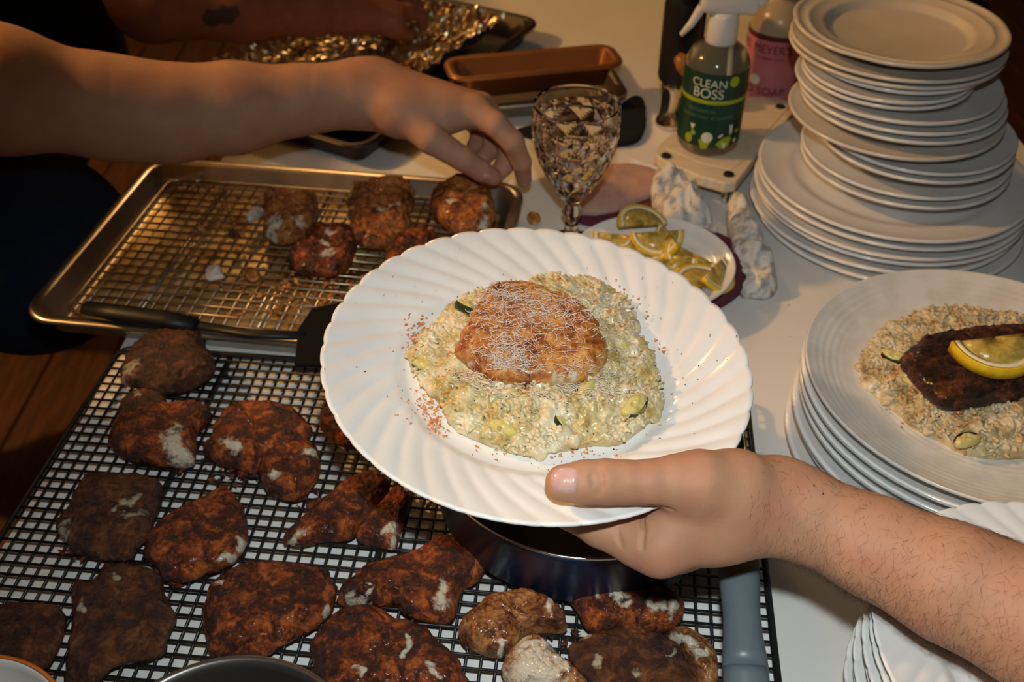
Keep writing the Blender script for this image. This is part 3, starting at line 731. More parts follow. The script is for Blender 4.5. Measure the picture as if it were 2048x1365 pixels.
hd = tag(empty('turner', PZ(1485, 1250, .06)), 'grey handled kitchen turner leaning out of the frying pan', 'turner')
ha = [PZ(1474, 1078, .082), PZ(1477, 1135, .079), PZ(1480, 1180, .076), PZ(1483, 1225, .073), PZ(1486, 1270, .070), PZ(1489, 1310, .067), PZ(1491, 1336, .065)]
ob('handle', *tube([rel(hd, p) for p in ha], [.0125, .0127, .0122, .0112, .0116, .0128, .0133], 24, flat=(1, .8)), grey_handle, hd)
hb = [PZ(1491.2, 1337, .065), PZ(1492, 1355, .063), PZ(1494, 1385, .061), PZ(1496, 1420, .058), PZ(1498, 1440, .057)]
ob('end_cap', *tube([rel(hd, p) for p in hb], [.0130, .0134, .0134, .0125, .006], 24, flat=(1, .8)), grey_handle, hd)
ob('shaft', *tube([rel(hd, ha[0]), rel(hd, np.array([.125, .47, .088])), rel(hd, np.array([.085, .505, .062]))], [.005, .004, .004], 10), blk, hd)
ob('blade', *xf(boxvf((0, 0, 0), (.075, .065, .003), .001, 1), Matrix.Translation(rel(hd, (.055, .52, .048))) @ Matrix.Rotation(.7, 4, 'Z') @ Matrix.Rotation(-.25, 4, 'Y')), blk, hd, False)

# ------------------------------------------------------------------ pot and dotted bowl at the bottom edge
pt = tag(empty('saucepan', (-.146, .238, 0)), 'steel saucepan whose rim shows at the bottom edge', 'saucepan')
pot_m = M_('dark_steel', (.17, .16, .15), .36, .9)
ob('pot_body', *lathe([(0, .003), (.064, .003), (.0665, .006), (.0685, .095), (.071, .0985), (.0735, .1), (.0745, .0985), (.0725, .097), (.0700, .094), (.0685, .004), (.065, 0), (0, 0)], 96), pot_m, pt)
ob('sauce', *lathe([(0, .045), (.0672, .045), (.0672, .044), (0, .043)], 48), M_('brown_sauce', (.035, .02, .012), .25), pt)
bw = tag(empty('bowl', (-.300, .256, 0)), 'white bowl with green dots and orange rim in the bottom left corner', 'bowl')
bprof = lambda t: (.030+.035*math.sin(t*PI/2), .006+.074*t**1.3)
tp_ = [(0, .008)]+[bprof(t) for t in np.linspace(0, 1, 16)]; bt_ = [(r+.0035, z-.001) for r, z in [bprof(t) for t in np.linspace(1, 0, 12)]]
bwb = ob('bowl_body', *lathe(tp_+[(.0668, .0812), (.0685, .080)]+bt_+[(.030, 0), (.026, 0), (.025, .003), (0, .003)], 96), white_glaze, bw)
ob('painted_rim', *lathe([(.0662, .0812), (.0668, .0820), (.0678, .0818), (.0690, .0806), (.0692, .0797), (.0676, .0806), (.0662, .0812)], 96), bowl_rim_m, bwb)
for k in range(34):
    a = k*2.399; t = .35+.55*((k*7) % 11)/11; r, z = bprof(t); 
    n_ = Vector((-math.cos(a), -math.sin(a), .55)).normalized()
    Mx = Matrix.Translation(Vector((r*math.cos(a), r*math.sin(a), z))+n_*.0004) @ n_.to_track_quat('Z', 'Y').to_matrix().to_4x4()
    ob('dot', *xf(lathe([(0, .0006), (.0034, .0005), (.0042, 0)], 14), Mx), bowl_dot_m, bwb)

# ------------------------------------------------------------------ foil lined tray, brown pan, steel pan at the back
c_fr, c_fl, c_br = PZ(722, 300, .032)[:2], PZ(428, 214, .032)[:2], PZ(1005, -25, .032)[:2]
fx = (c_fr-c_fl); fw_ = np.linalg.norm(fx); fx /= fw_; fy = np.array([-fx[1], fx[0]]); fdp = .44
fang = math.atan2(fx[1], fx[0]); fc = c_fl+fx*(.125)+fy*fdp/2
fang += math.radians(0)
fwid = .315
fc = c_fr - fx*fwid/2 + fy*fdp/2
sheet_pan('baking_tray', fwid-.02, fdp-.02, .030, .02, fc, fang, .0008, dark_pan, 'dark baking tray lined with crumpled foil at the back', 'baking tray')
bmg = bmesh.new(); bmesh.ops.create_grid(bmg, x_segments=74, y_segments=104, size=1)
for p in bmg.verts:
    x, y = -.018+p.co.x*(fwid/2-.028), p.co.y*(fdp/2-.030)
    e = max(abs(p.co.x), abs(p.co.y)); q = Vector((x, y, 0))
    z = .006+.016*abs(fbm(q, 22, 3))+.010*abs(noise.noise(q*75))+.005*abs(noise.noise(q*170))+(.022*max(0, (e-.86)/.14))
    p.co = Vector((x+.005*noise.noise(q*50+Vector((9, 0, 0))), y+.005*noise.noise(q*50+Vector((0, 9, 0))), z))
me = bpy.data.meshes.new('foil'); bmg.to_mesh(me); bmg.free()
o = link('foil', me, foil_m, loc=(fc[0], fc[1], .004), rot=(0, 0, fang)); tag(o, 'crumpled greasy foil coloured gold for warm lamplight filling the dark baking tray', 'foil')

ba = math.atan2(*(PZ(1240, 108, .06)-PZ(905, 140, .06))[1::-1])
def bar_pan(name, p0, p1, dep, hgt, z, mt, label):
    a, b_ = PZ(*p0)[:2], PZ(*p1)[:2]; e = b_-a; L = np.linalg.norm(e); an = math.atan2(e[1], e[0]); n_ = np.array([-e[1], e[0]])/L
    return sheet_pan(name, L-.02, dep-.02, hgt, .012, (a+b_)/2+n_*dep/2, an, z, mt, label, 'baking pan')
bar_pan('baking_pan', (945, 216, .028), (1262, 190, .028), .16, .026, .0008, alu, 'silver pan at the bottom of the two stacked pans behind the hand')
bar_pan('loaf_pan', (902, 172, .058), (1252, 140, .058), .068, .036, .0285, brown_pan, 'narrow brown pan stacked on the silver pan')

# ------------------------------------------------------------------ goblet
gx = PZ(1144, 425, .045)
gob = tag(empty('goblet', (gx[0], gx[1], 0)), 'clear cut glass goblet with diamond facets standing behind the held plate', 'glass')
NF = 9
def facet(a, r, z, j):
    if j < JB: return r, z
    if .070 < z < .150 and j < JI:
        s = NF*a/(2*PI); q = (z-.066)/.030
        d1 = abs(((s+q) % 1)-.5)*2; d2 = abs(((s-q) % 1)-.5)*2
        w_ = min(1, (z-.068)/.012, (.152-z)/.006)
        return r-.0034*(1-max(d1, d2))*w_*1.2, z
    return r, z
low = [(0, 0), (.034, 0), (.036, .0015), (.034, .003), (.015, .0055), (.008, .010), (.0065, .016), (.0075, .026), (.0062, .036), (.0085, .041), (.0105, .046), (.0085, .051), (.0065, .055), (.009, .060)]
JB = len(low)
outb = [(.009+(.0428-.009)*math.sin(PI/2*min(1, t*1.22))**.86, .060+.103*t) for t in np.linspace(.03, 1, 40)]
outb = [(r-.0018*max(0, (z-.135)/.028), z) for r, z in outb]
JI = JB+len(outb)
inb = [(max(.001, r-.0030), z+.0028) for r, z in outb[::-1]][1:]
inb = [(r, min(z, .1625)) for r, z in inb]+[(0, .0655)]
ob('goblet_glass', *lathe(low+outb+[(outb[-1][0]-.0013, .1642)]+inb, 108, facet), glass_m, gob, False)

# ------------------------------------------------------------------ lemon plate on plum cloth
nx_, ny_ = PZ(1322, 520, .016)[:2]
cl = [(nx_+.088*math.cos(a)*(1+.08*math.sin(3*a+1)), ny_+.082*math.sin(a)*(1+.06*math.cos(2*a))) for a in np.linspace(0, 2*PI, 25)[:-1]]
cc_ = np.mean(cl, axis=0)
V, F, _ = blob([(x-cc_[0], y-cc_[1]) for x, y in cl], .020, 91, lump=.05, ls=30, fine=.0006, z_edge=.5, pw=8, jag=.02)
o = ob('cloth', V, F, plumcloth, loc=(cc_[0], cc_[1], .0004)); tag(o, 'folded plum coloured cloth under the plate of lemons', 'cloth')
lx = (.1345, .786)
plate('saucer', .079, .0125, white_glaze, lx, .0345, 'small white plate of lemon slices behind the held plate', None, well=.72)
def half_slice(rad, th, n=18, full=False):
    ang = np.linspace(0, PI*(2 if full else 1), n)
    def disc(r0, r1, z0, z1):
        v, f = [], []
        for a in ang:
            c_, s_ = math.cos(a), math.sin(a)
            v += [(r0*c_, r0*s_, z0), (r1*c_, r1*s_, z0), (r1*c_, r1*s_, z1), (r0*c_, r0*s_, z1)]
        for i in range(len(ang)-1):
            for k in range(4): f.append((i*4+k, i*4+(k+1) % 4, (i+1)*4+(k+1) % 4, (i+1)*4+k))
        f.append((3, 2, 1, 0)); e = (len(ang)-1)*4; f.append((e, e+1, e+2, e+3)); return v, f
    return disc(.0005, rad*.80, .0005, th-.0008), disc(rad*.79, rad*.93, .0001, th-.0001), disc(rad*.93, rad, 0, th)
hs = [mesh(n_, *x) for n_, x in zip(('pulp', 'pith', 'rind'), half_slice(.027, .006))]
for me_, mm in zip(hs, (pulp_m, pith_m, rind_m)): me_.materials.append(mm)
def lemon(px, z, rot, label, group='lemon slices on the small plate', sc=1.0):
    root = tag(empty('lemon_slice', PZ(px[0], px[1], z)), label, 'lemon slice', group); root.rotation_euler = rot; root.scale = (sc, sc, sc)
    for me_ in hs: link(me_.name, me_, parent=root)
    return root
R_ = math.radians
LS = [((1312, 468), .040, (R_(-28), 0, R_(186)), 'large lemon half slice with cut face up, centre of the small plate'),
      ((1240, 470), .036, (R_(-50), 0, R_(170)), 'lemon slice at the far left of the small plate'),
      ((1285, 455), .038, (R_(15), R_(10), R_(20)), 'lemon slice peeking out behind the large one'),
      ((1345, 472), .044, (R_(-60), R_(10), R_(100)), 'lemon slice standing on edge right of the large one'),
      ((1338, 518), .040, (R_(-65), 0, R_(184)), 'lemon slice with yellow rind facing out at the held plate edge'),
      ((1385, 512), .036, (R_(-20), R_(-12), R_(150)), 'lemon slice lying second from the right'),
      ((1420, 540), .036, (R_(-38), R_(-10), R_(240)), 'rightmost lemon slice leaning on the plate rim'),
      ((1405, 575), .034, (R_(10), 0, R_(60)), 'lemon slice nearest the right rim of the held plate'),
      ((1275, 490), .034, (R_(-25), 0, R_(200)), 'lemon slice half hidden by the rim of the held plate')]
for a in LS: lemon(*a)

# ------------------------------------------------------------------ cloths and crumpled towels on the counter
def cloth_blob(name, px, h, mt, label, cat, seed, z0=.0004, **k):
    w_ = [PZ(u, v, z0+h*.5) for u, v in px]; c = np.mean(w_, axis=0)
    V, F, _ = blob([(p[0]-c[0], p[1]-c[1]) for p in w_], h, seed, **k)
    return tag(ob(name, V, F, mt, loc=(c[0], c[1], z0)), label, cat)
cloth_blob('napkin', [(1118,408),(1150,375),(1175,345),(1230,328),(1300,335),(1325,350),(1310,392),(1270,405),(1230,425),(1170,432)], .013, pinkcloth, 'dusty pink folded napkin behind the goblet', 'napkin', 71, lump=.12, ls=25, z_edge=.6, pw=6, fine=.0004)
cloth_blob('napkin', [(1128,420),(1170,405),(1240,400),(1300,385),(1318,400),(1300,425),(1250,440),(1190,455),(1140,440)], .005, plumcloth, 'dark plum napkin edge below the pink napkin', 'napkin', 72, lump=.1, z_edge=.6, pw=6, fine=.0003)
cloth_blob('paper_towel', [(1300,378),(1312,345),(1338,333),(1370,358),(1400,395),(1425,430),(1442,470),(1400,478),(1345,455),(1315,420)], .030, print_cloth, 'crumpled printed paper towel below the board corner', 'paper towel', 73, lump=.9, ls=34, fine=.002, fs=120, jag=.05)
cloth_blob('paper_towel', [(1452,398),(1475,386),(1500,410),(1520,455),(1545,520),(1562,560),(1545,585),(1490,580),(1466,545),(1458,470)], .028, print_cloth, 'twisted printed paper towel beside the big plate stack', 'paper towel', 74, lump=.8, ls=34, fine=.002, fs=120, jag=.05)
cloth_blob('black_slab', [(1010,262),(1100,250),(1200,238),(1268,226),(1266,188),(1290,198),(1294,262),(1270,290),(1180,288),(1080,277)], .010, blackcloth, 'flat black thing lying in front of the silver pan behind the goblet', 'cloth', 78, lump=.1, ls=25, z_edge=.6, pw=6, fine=.0004, jag=.02)  # flat soft-edged black slab, not identified as any one thing
fillet('fish_scrap', [(1052,432),(1062,424),(1078,428),(1084,440),(1070,450),(1056,446)], .0005, .006, crust_gold, 'small golden scrap of fish on the counter beside the goblet stem', None, seed=77, n=36, rings=7, cat='fish scrap')

# ------------------------------------------------------------------ board, mat, bottles, chrome tool
mt_ = [PZ(u, v, .003)[:2] for u, v in ((1262,322),(1345,349),(1480,330),(1560,240),(1445,212))]
o = ob('cutting_mat', *poly_prism([tuple(p) for p in mt_], .0004, .005, .001), wplastic, None, False); tag(o, 'thin white cutting mat sticking out left of the footed board', 'cutting mat')
bz = .034
q_ = [PZ(u, v, bz) for u, v in ((1310,308),(1330,322),(1400,352),(1450,366),(1472,364),(1483,350),(1530,290),(1600,210),(1560,195),(1440,190),(1370,245),(1318,290))]
bc = np.mean(q_, axis=0)
bd = tag(empty('footed_board', (bc[0], bc[1], 0)), 'pale wooden footed board under the green spray bottle', 'board')
ob('board_top', *poly_prism([(p[0]-bc[0], p[1]-bc[1]) for p in q_], bz-.013, bz, .002), woodlite, bd, False)
q2 = [PZ(u, v, bz) for u, v in ((1330,296),(1400,326),(1462,340),(1478,330),(1520,280),(1580,212),(1550,203),(1445,200),(1380,250))]
ob('stone_inlay', *poly_prism([(p[0]-bc[0], p[1]-bc[1]) for p in q2], bz-.002, bz+.0006, .0003), woodlite, bd, False)
for u, v in ((1332,313),(1457,350),(1560,215)):
    p = PZ(u, v, bz); ob('screw', *xf(lathe([(0, .0010), (.003, .0022), (.0052, .0022), (.0058, .0012), (.0058, -.001), (0, -.001)], 20), Matrix.Translation((p[0]-bc[0], p[1]-bc[1], bz))), blk, bd)
    ob('peg_foot', *xf(lathe([(0, 0), (.0048, 0), (.0052, .001), (.0052, bz-.0125), (0, bz-.0125)], 16), Matrix.Translation((p[0]-bc[0], p[1]-bc[1], .0))), chrome if u == 1457 else blk, bd)

def text_vf(s, size, r, z, a0=0.0, squeeze=1.0):
    """lettering wrapped round a cylinder of radius r, centred at angle a0 from the viewer's side"""
    cu = bpy.data.curves.new('t', 'FONT'); cu.body = s; cu.size = size; cu.align_x = 'CENTER'; cu.extrude = 0
    to = bpy.data.objects.new('t', cu); COL.objects.link(to)
    me = bpy.data.meshes.new_from_object(to.evaluated_get(bpy.context.evaluated_depsgraph_get()))
    bm = bmesh.new(); bm.from_mesh(me); bmesh.ops.triangulate(bm, faces=bm.faces); bm.verts.index_update()
    V = []
    for p in bm.verts:
        a = a0+p.co.x*squeeze/r; V.append((r*math.sin(a), -r*math.cos(a), z+p.co.y))
    F = [[x.index for x in q.verts] for q in bm.faces]
    bm.free(); bpy.data.objects.remove(to); bpy.data.curves.remove(cu); return V, F
def patch(pts, r, z, a0):
    """flat print wrapped round the bottle: pts are (dx, dz) in metres"""
    c = np.mean(pts, axis=0); V = [(r*math.sin(a0+c[0]/r), -r*math.cos(a0+c[0]/r), z+c[1])]
    for x, y in pts: V.append((r*math.sin(a0+x/r), -r*math.cos(a0+x/r), z+y))
    n = len(pts); return V, [(0, 1+i, 1+(i+1) % n) for i in range(n)]
def circ_pts(r, n=18, cx=0, cy=0, sx=1, sy=1): return [(cx+r*sx*math.cos(a), cy+r*sy*math.sin(a)) for a in np.linspace(0, 2*PI, n+1)[:-1]]

sp = PZ(1413, 288, bz+.001); va = math.atan2(sp[0], sp[1])
sb = tag(empty('spray_bottle', sp, -va+.10), 'clear spray bottle with dark green label and white trigger on the board', 'spray bottle')
r0 = .0345
ob('bottle_body', *lathe([(0, .003), (.024, .001), (.031, .002), (.034, .007), (r0, .013), (r0, .098), (.0335, .103), (.029, .112), (.021, .119), (.0145, .123), (.0138, .132), (0, .132)], 72), bottle_m, sb)
sbl = ob('label', *lathe([(r0+.0004, .014), (r0+.0004, .108-.010)], 72), green_label, sb)
ob('label_band', *lathe([(r0+.0006, .0645), (r0+.0006, .0690)], 72), lime_m, sbl)
for tx in (('CLEAN', .0125, r0+.0008, .0835, -.26), ('BOSS', .0150, r0+.0008, .0715, -.26)): ob('lettering', *text_vf(*tx), cream_print, sbl, False)
for tx in (('BOTANICAL', .0058, r0+.0008, .0545, -.38), ('DISINFECTANT & CLEANER', .0050, r0+.0008, .0475, -.22)): ob('small_print', *text_vf(*tx), pale_print, sbl, False)
fr_ = [(circ_pts(.0062), .026, -.12, cream_print), ([(-.009, -.002), (-.002, .005), (.006, .006), (.010, .003), (.006, -.006), (-.002, -.008)], .0200, .42, lime_m), ([(-.007, .004), (.007, .005), (.003, -.006), (-.003, -.007)], .0185, -.18, lime_m),
       (circ_pts(.0045, sy=1.3), .0215, -.72, lime_m), ([(-.002, .006), (.002, .006), (.003, -.003), (.0, -.007)], .0335, .62, cream_print), ([(-.003, -.001), (.002, .002), (.003, .0), (-.001, -.003)], .0285, .30, cream_print),
       ([(-.003, .004), (.003, .003), (.001, -.005)], .0160, .44, cream_print), ([(-.003, .003), (.003, .003), (0, -.004)], .0360, -.62, cream_print), (circ_pts(.0030), .029, -.58, lime_m), (circ_pts(.0026), .030, .90, lime_m), (circ_pts(.0024), .0190, .86, cream_print), (circ_pts(.0055, sy=1.1), .090, .52, lime_m)]
for pp, z, a, mm in fr_: ob('printed_fruit', *patch(pp, r0+.0009, z, a), mm, sbl, False)
ob('dip_tube', *tube([(.009, 0, .124), (.011, -.002, .07), (.014, -.004, .006)], .0022, 8), wplastic, sb)
ob('collar', *lathe([(0, .1205), (.0158, .1205), (.0165, .122), (.0162, .142), (.0150, .150), (.0135, .154), (0, .154)], 40), wplastic, sb)
hd_ = fuse(boxvf((.004, 0, .165), (.062, .024, .026), .008, 3), boxvf((-.030, 0, .175), (.030, .017, .016), .005, 2), boxvf((.030, 0, .169), (.024, .020, .016), .006, 2))
ob('spray_head', *hd_, wplastic, sb)
ob('trigger', *tube([(-.018, 0, .168), (-.026, 0, .152), (-.033, 0, .138), (-.042, 0, .126)], [.0075, .006, .005, .0032], 12, flat=(1, .8)), wplastic, sb)

so = PZ(1532, 212, .0005); va = math.atan2(so[0], so[1])
sd_ = tag(empty('soap_bottle', so, -va-.12), 'soap bottle with pink label and black pump behind the plates', 'soap bottle'); sd_.scale = (1, 1, .92)
r1 = .0365
ob('bottle_body', *lathe([(0, .002), (.030, .001), (.035, .004), (r1, .010), (r1, .118), (.035, .130), (.029, .143), (.018, .152), (.014, .156), (.014, .160), (0, .160)], 72), soap_m, sd_)
sdl = ob('label', *lathe([(r1+.0004, .018), (r1+.0004, .112)], 72), pink_label, sd_)
ob('label_band', *lathe([(r1+.0006, .108), (r1+.0006, .115)], 72), plum_print, sdl)
for tx in (("MRS. MEYER'S", .0160, r1+.0008, .091, -.42, .86), ('CLEAN DAY', .0062, r1+.0008, .0825, .0), ('HAND SOAP', .0150, r1+.0008, .034, -.44, .95)): ob('lettering', *text_vf(*tx), plum_print, sdl, False)
ob('round_seal', *patch(circ_pts(.0070), r1+.0010, .053, -.42), cream_print, sdl, False)
ob('pump', *fuse(lathe([(0, .158), (.017, .158), (.0175, .160), (.0172, .172), (.010, .175), (.006, .180), (.006, .200), (0, .200)], 36), boxvf((0, -.012, .204), (.020, .045, .012), .004, 2)), blackpl, sd_)

ct = PZ(1342, 248, .0005)
kt = tag(empty('corkscrew_tool', ct, .3), 'black and chrome kitchen tool with wooden handle beside the spray bottle', 'kitchen tool')
ob('chrome_base', *lathe([(0, 0), (.0195, 0), (.0205, .003), (.0190, .008), (.0160, .013), (.0150, .030), (.0155, .042), (.0175, .052), (.0165, .060), (.010, .064), (0, .064)], 40), chrome, kt)
ob('black_body', *fuse(lathe([(0, .060), (.0205, .060), (.0225, .066), (.0225, .150), (.0205, .175), (.012, .182), (0, .182)], 40), boxvf((.012, .004, .125), (.034, .024, .11), .006, 2)), blk, kt)
ob('wooden_handle', *tube([(-.014, -.024, .100), (-.006, -.028, .092), (.008, -.030, .078), (.016, -.030, .070)], [.006, .0115, .0125, .007], 16), oak, kt)

# ------------------------------------------------------------------ the served risotto and fish on the held plate
def risotto_mesh(fn, n, seed, vox=.00075):
    """creamy rice: a low mound smoothly joined with grains and lumps"""
    pts, c, hf = fn; rg = np.random.RandomState(seed)
    lo = np.array([pts[:, 0].min()-.008, pts[:, 1].min()-.008, -.004]); hi = np.array([pts[:, 0].max()+.008, pts[:, 1].max()+.008, .042])
    N = np.ceil((hi-lo)/vox).astype(int)+1
    ang = np.arctan2(pts[:, 1]-c[1], pts[:, 0]-c[0]); rad = np.hypot(pts[:, 0]-c[0], pts[:, 1]-c[1]); o_ = np.argsort(ang)
    X = lo[0]+vox*np.arange(N[0]); Y = lo[1]+vox*np.arange(N[1]); Z = lo[2]+vox*np.arange(N[2])
    gx_, gy_ = np.meshgrid(X, Y, indexing='ij')
    T = np.hypot(gx_-c[0], gy_-c[1])/np.interp(np.arctan2(gy_-c[1], gx_-c[0]), ang[o_], rad[o_], period=2*PI)
    Hh = np.full(T.shape, -.05)
    for i, j in np.argwhere(T < 1): Hh[i, j] = hf(X[i], Y[j], T[i, j])-.0016
    F = np.maximum((Z[None, None, :]-Hh[:, :, None])*.6, -Z[None, None, :]).astype(np.float32)
    for i in range(n):
        p = pts[rg.randint(len(pts))]; t = math.sqrt(rg.rand())*1.01; q = c+(p-c)*t
        big = rg.rand() < .09
        r = rg.uniform(.0026, .0046) if big else rg.uniform(.0009, .0015)
        z = hf(q[0], q[1], min(t, 1))+(-.6*r-.0006 if big else rg.uniform(-.0014, .0012))
        L = rg.uniform(.0, .003) if big else rg.uniform(.0025, .0050); a_ = rg.uniform(0, 6.28); e_ = rg.normal(0, .45)
        d = np.array([math.cos(a_)*math.cos(e_), math.sin(a_)*math.cos(e_), math.sin(e_)])*L/2; m_ = np.array([q[0], q[1], max(z, r*.6)])
        capsule(F, lo, vox, m_-d, m_+d, r, r*rg.uniform(.75, 1.1), .0020 if big else .0005, pad=.0028)
    F[:, :, 0] = 1
    return surface_nets(F, lo, vox)
ris_px = [(812,705),(838,690),(868,652),(905,612),(950,590),(1010,575),(1070,562),(1120,556),(1180,566),(1232,590),(1262,615),(1268,655),(1290,690),(1306,735),(1318,775),(1326,812),(1300,838),(1262,868),(1235,884),(1190,880),(1130,893),(1050,905),(985,885),(930,862),(895,838),(880,795),(848,770),(828,735)]
WELL = -.0200
out = [(HL(u, v, WELL+.006).x, HL(u, v, WELL+.006).y) for u, v in ris_px]
V, F, fn = blob(out, .020, 5, n=130, rings=32, pw=3.0, q=.7, z_edge=.30, lump=.34, ls=62, fine=.0024, fs=170, jag=.07, mid=.003)
V, F = risotto_mesh(fn, 4200, 3)
o = ob('risotto', V, F, risotto_m, M=HM @ Matrix.Translation((0, 0, WELL+.0003))); tag(o, 'creamy pale risotto mound on the held plate', 'risotto', kind='stuff')
ff_px = [(948,622),(960,600),(985,576),(1035,568),(1090,590),(1150,610),(1185,640),(1205,680),(1217,712),(1200,745),(1160,766),(1100,768),(1040,766),(985,758),(945,735),(918,712),(914,672)]
_, ffn = fillet('fish_fillet', ff_px, WELL+.0165, .0185, crust_gold, 'golden seared fish fillet under grated cheese on the held plate', 'plated fish fillets', [(1120,748,17),(1150,745,14),(1090,755,11),(945,708,10)], seed=21, M=HM, n=140, rings=32, lump=.16, ls=30, pw=6.5, q=.5, z_edge=.4, fine=.0010, fs=260, mid=.0008, jag=.07)
zz = WELL+.0165
# grated cheese
V, F = [], []
def shred(p, L, w_, bend, rz, tilt):
    n = 5; c_, s_ = math.cos(rz), math.sin(rz); b0 = len(V)
    for i in range(n):
        t = i/(n-1)-.5; x = L*t; y = bend*(t*t*4-.5); z = tilt*t*L+.0003*math.sin(t*7+rz*3)
        ww = w_*(1-.6*abs(t)*2)
        for sgn, dz in ((-1, 0), (1, 0), (0, .0004)):
            yy = y+sgn*ww/2; V.append((p[0]+x*c_-yy*s_, p[1]+x*s_+yy*c_, p[2]+z+dz))
    for i in range(n-1):
        a = b0+i*3; F.extend([(a, a+1, a+4, a+3), (a+1, a+2, a+5, a+4), (a+2, a, a+3, a+5)])
def top_z(x, y):
    pts, c, hf = ffn; d = np.array((x, y))-c; an = math.atan2(d[1], d[0])
    a_ = np.arctan2(pts[:, 1]-c[1], pts[:, 0]-c[0]); i = np.argmin(np.abs(np.angle(np.exp(1j*(a_-an)))))
    t = np.linalg.norm(d)/np.linalg.norm(pts[i]-c)
    if t < 1.0: return zz+hf(x, y, t)
    pts, c, hf = fn; d = np.array((x, y))-c; an = math.atan2(d[1], d[0])
    a_ = np.arctan2(pts[:, 1]-c[1], pts[:, 0]-c[0]); i = np.argmin(np.abs(np.angle(np.exp(1j*(a_-an)))))
    t2 = np.linalg.norm(d)/np.linalg.norm(pts[i]-c)
    if t2 < 1.0: return WELL+hf(x, y, t2)+.0020
    return WELL+.0008
for cx, cy, n, sx, sy in ((1012,700,28,20,18),(1010,690,60,40,32),(1050,610,100,60,18),(1110,630,60,50,22),(1000,640,60,40,25),(1030,720,60,30,16),(1140,680,45,40,30),(1190,760,45,40,22),(1080,790,50,70,22),(1200,610,30,35,22),(1240,650,20,25,30),(950,770,30,30,20),(1220,800,25,40,25),(1000,590,40,30,10)):
    for _ in range(int(n*2.6)):
        u, v = random.gauss(cx, sx), random.gauss(cy, sy); p = HL(u, v, WELL+.03)
        z = top_z(p.x, p.y)
        p = HL(u, v, z); z = top_z(p.x, p.y)
        if z < WELL+.004: continue
        shred((p.x, p.y, z+.0005+abs(random.gauss(0, .0012))), random.uniform(.0015, .0075), random.uniform(.0002, .0006), random.gauss(0, .0009), random.uniform(0, 6.28), random.gauss(0, .4))
o = ob('grated_cheese', V, F, cheese_m, M=HM); tag(o, 'fine shreds of grated cheese over the golden fish on the held plate', 'cheese', kind='stuff')
def on_plate(u, v):
    p = HL(u, v, WELL); r = math.hypot(p.x, p.y)/.135
    z = WELL+.0006
    if r > .6: s = (r-.6)/.4; z = WELL+.020*(.18*min(1, s*6)+.82*s**1.15)+.0004; p = HL(u, v, z)
    q = top_z(p.x, p.y) if r < .62 else z
    return (p.x, p.y, max(z, q))
pts = []
for cx, cy, n, sx, sy in ((850,665,40,22,16),(860,815,70,22,22),(868,858,28,10,10),(830,700,30,10,20),(900,750,24,20,20),(960,790,30,30,20),(1000,830,20,50,25),(1110,905,40,70,10),(1190,600,50,40,18),(1230,640,30,25,30),(1280,730,30,20,30),(1000,600,50,40,20),(1100,640,60,60,30),(1150,700,40,40,30),(1100,830,40,80,30),(1290,800,20,20,30),(1180,560,8,20,4)):
    for _ in range(int(n*1.7)): pts.append(on_plate(random.gauss(cx, sx), random.gauss(cy, sy)))
bits('crumbs', pts, .0014, crumb_m, 'toasted orange crumbs sprinkled over and beside the risotto', 'crumbs', M=HM)
pts = [on_plate(random.gauss(1074, 150), random.gauss(760, 100)) for _ in range(420)]+[on_plate(*q) for q in ((1260,512),(1345,565),(1430,610),(1290,630),(786,553),(768,590),(800,660),(1420,670),(1370,770),(1455,720),(1110,915),(1150,965))]
bits('herb_flecks', pts, .0007, herb_m, 'tiny dark pepper flecks over the held plate', 'pepper', M=HM)
# zucchini pieces in the risotto
def zuc(u, v, s, rz, label, M, z=None, tilt=(0, 0)):
    s *= 1.25
    p = HL(u, v, z) if M is HM else None
    if M is HM:
        zq = top_z(p.x, p.y); p = HL(u, v, zq); loc = (p.x, p.y, zq-.0042)
    else:
        p = PZ(u, v, z); loc = tuple(p)
    out = [(s*math.cos(a)*1.15, s*math.sin(a)*.8 if math.sin(a) > 0 else s*math.sin(a)*.35) for a in np.linspace(0, 2*PI, 17)[:-1]]
    V, F, _ = blob(out, s*.7, int(u), n=36, rings=9, z_edge=.5, pw=4, lump=.30, ls=160, fine=.0008, fs=300, jag=.16)
    root = empty('zucchini_piece', (0, 0, 0)); 
    Mx = Matrix.Translation(loc) @ Matrix.Rotation(rz, 4, 'Z') @ Matrix.Rotation(math.sin(u)*.5, 4, 'X')
    root.matrix_world = (M @ Mx) if M is HM else Mx
    ob('flesh', V, F, zucchini_m, root)
    sk = [(s*math.cos(a)*1.17, s*math.sin(a)*.82) for a in np.linspace(.5, PI-.5, 12)]; vv, f2 = [], []
    for x, y in sk: vv += [(x, y, s*.08), (x*1.06, y*1.08, s*.3), (x*.98, y*.98, s*.62)]
    for i in range(len(sk)-1):
        for k in (0, 1): f2.append((i*3+k, (i+1)*3+k, (i+1)*3+k+1, i*3+k+1))
    ob('skin', vv, f2, zskin_m, root)
    return tag(root, label, 'zucchini', 'zucchini pieces in the risotto')
for a in ((938,616,.0075,2.6,'yellow zucchini piece at the upper left of the risotto'), (1248,690,.0065,-1.2,'dark skinned zucchini piece right of the golden fish'), (1262,802,.0078,-2.2,'big yellow zucchini wedge with dark skin at lower right of the risotto'), (1200,868,.0075,3.2,'dark skinned zucchini piece at the front right edge of the risotto'),
          (1012,858,.0080,-.4,'green yellow zucchini piece at the front of the risotto'), (1048,888,.0075,.3,'pale yellow zucchini piece at the very front edge'), (852,722,.0060,2.9,'small zucchini piece at the left tip of the risotto'), (1180,772,.0060,.9,'dark zucchini strip just below the golden fish'), (1120,835,.0050,1.8,'small zucchini piece in the front middle of the risotto'), (1205,835,.0060,.2,'lime coloured zucchini piece near the front right')):
    zuc(*a, HM, WELL+.015)

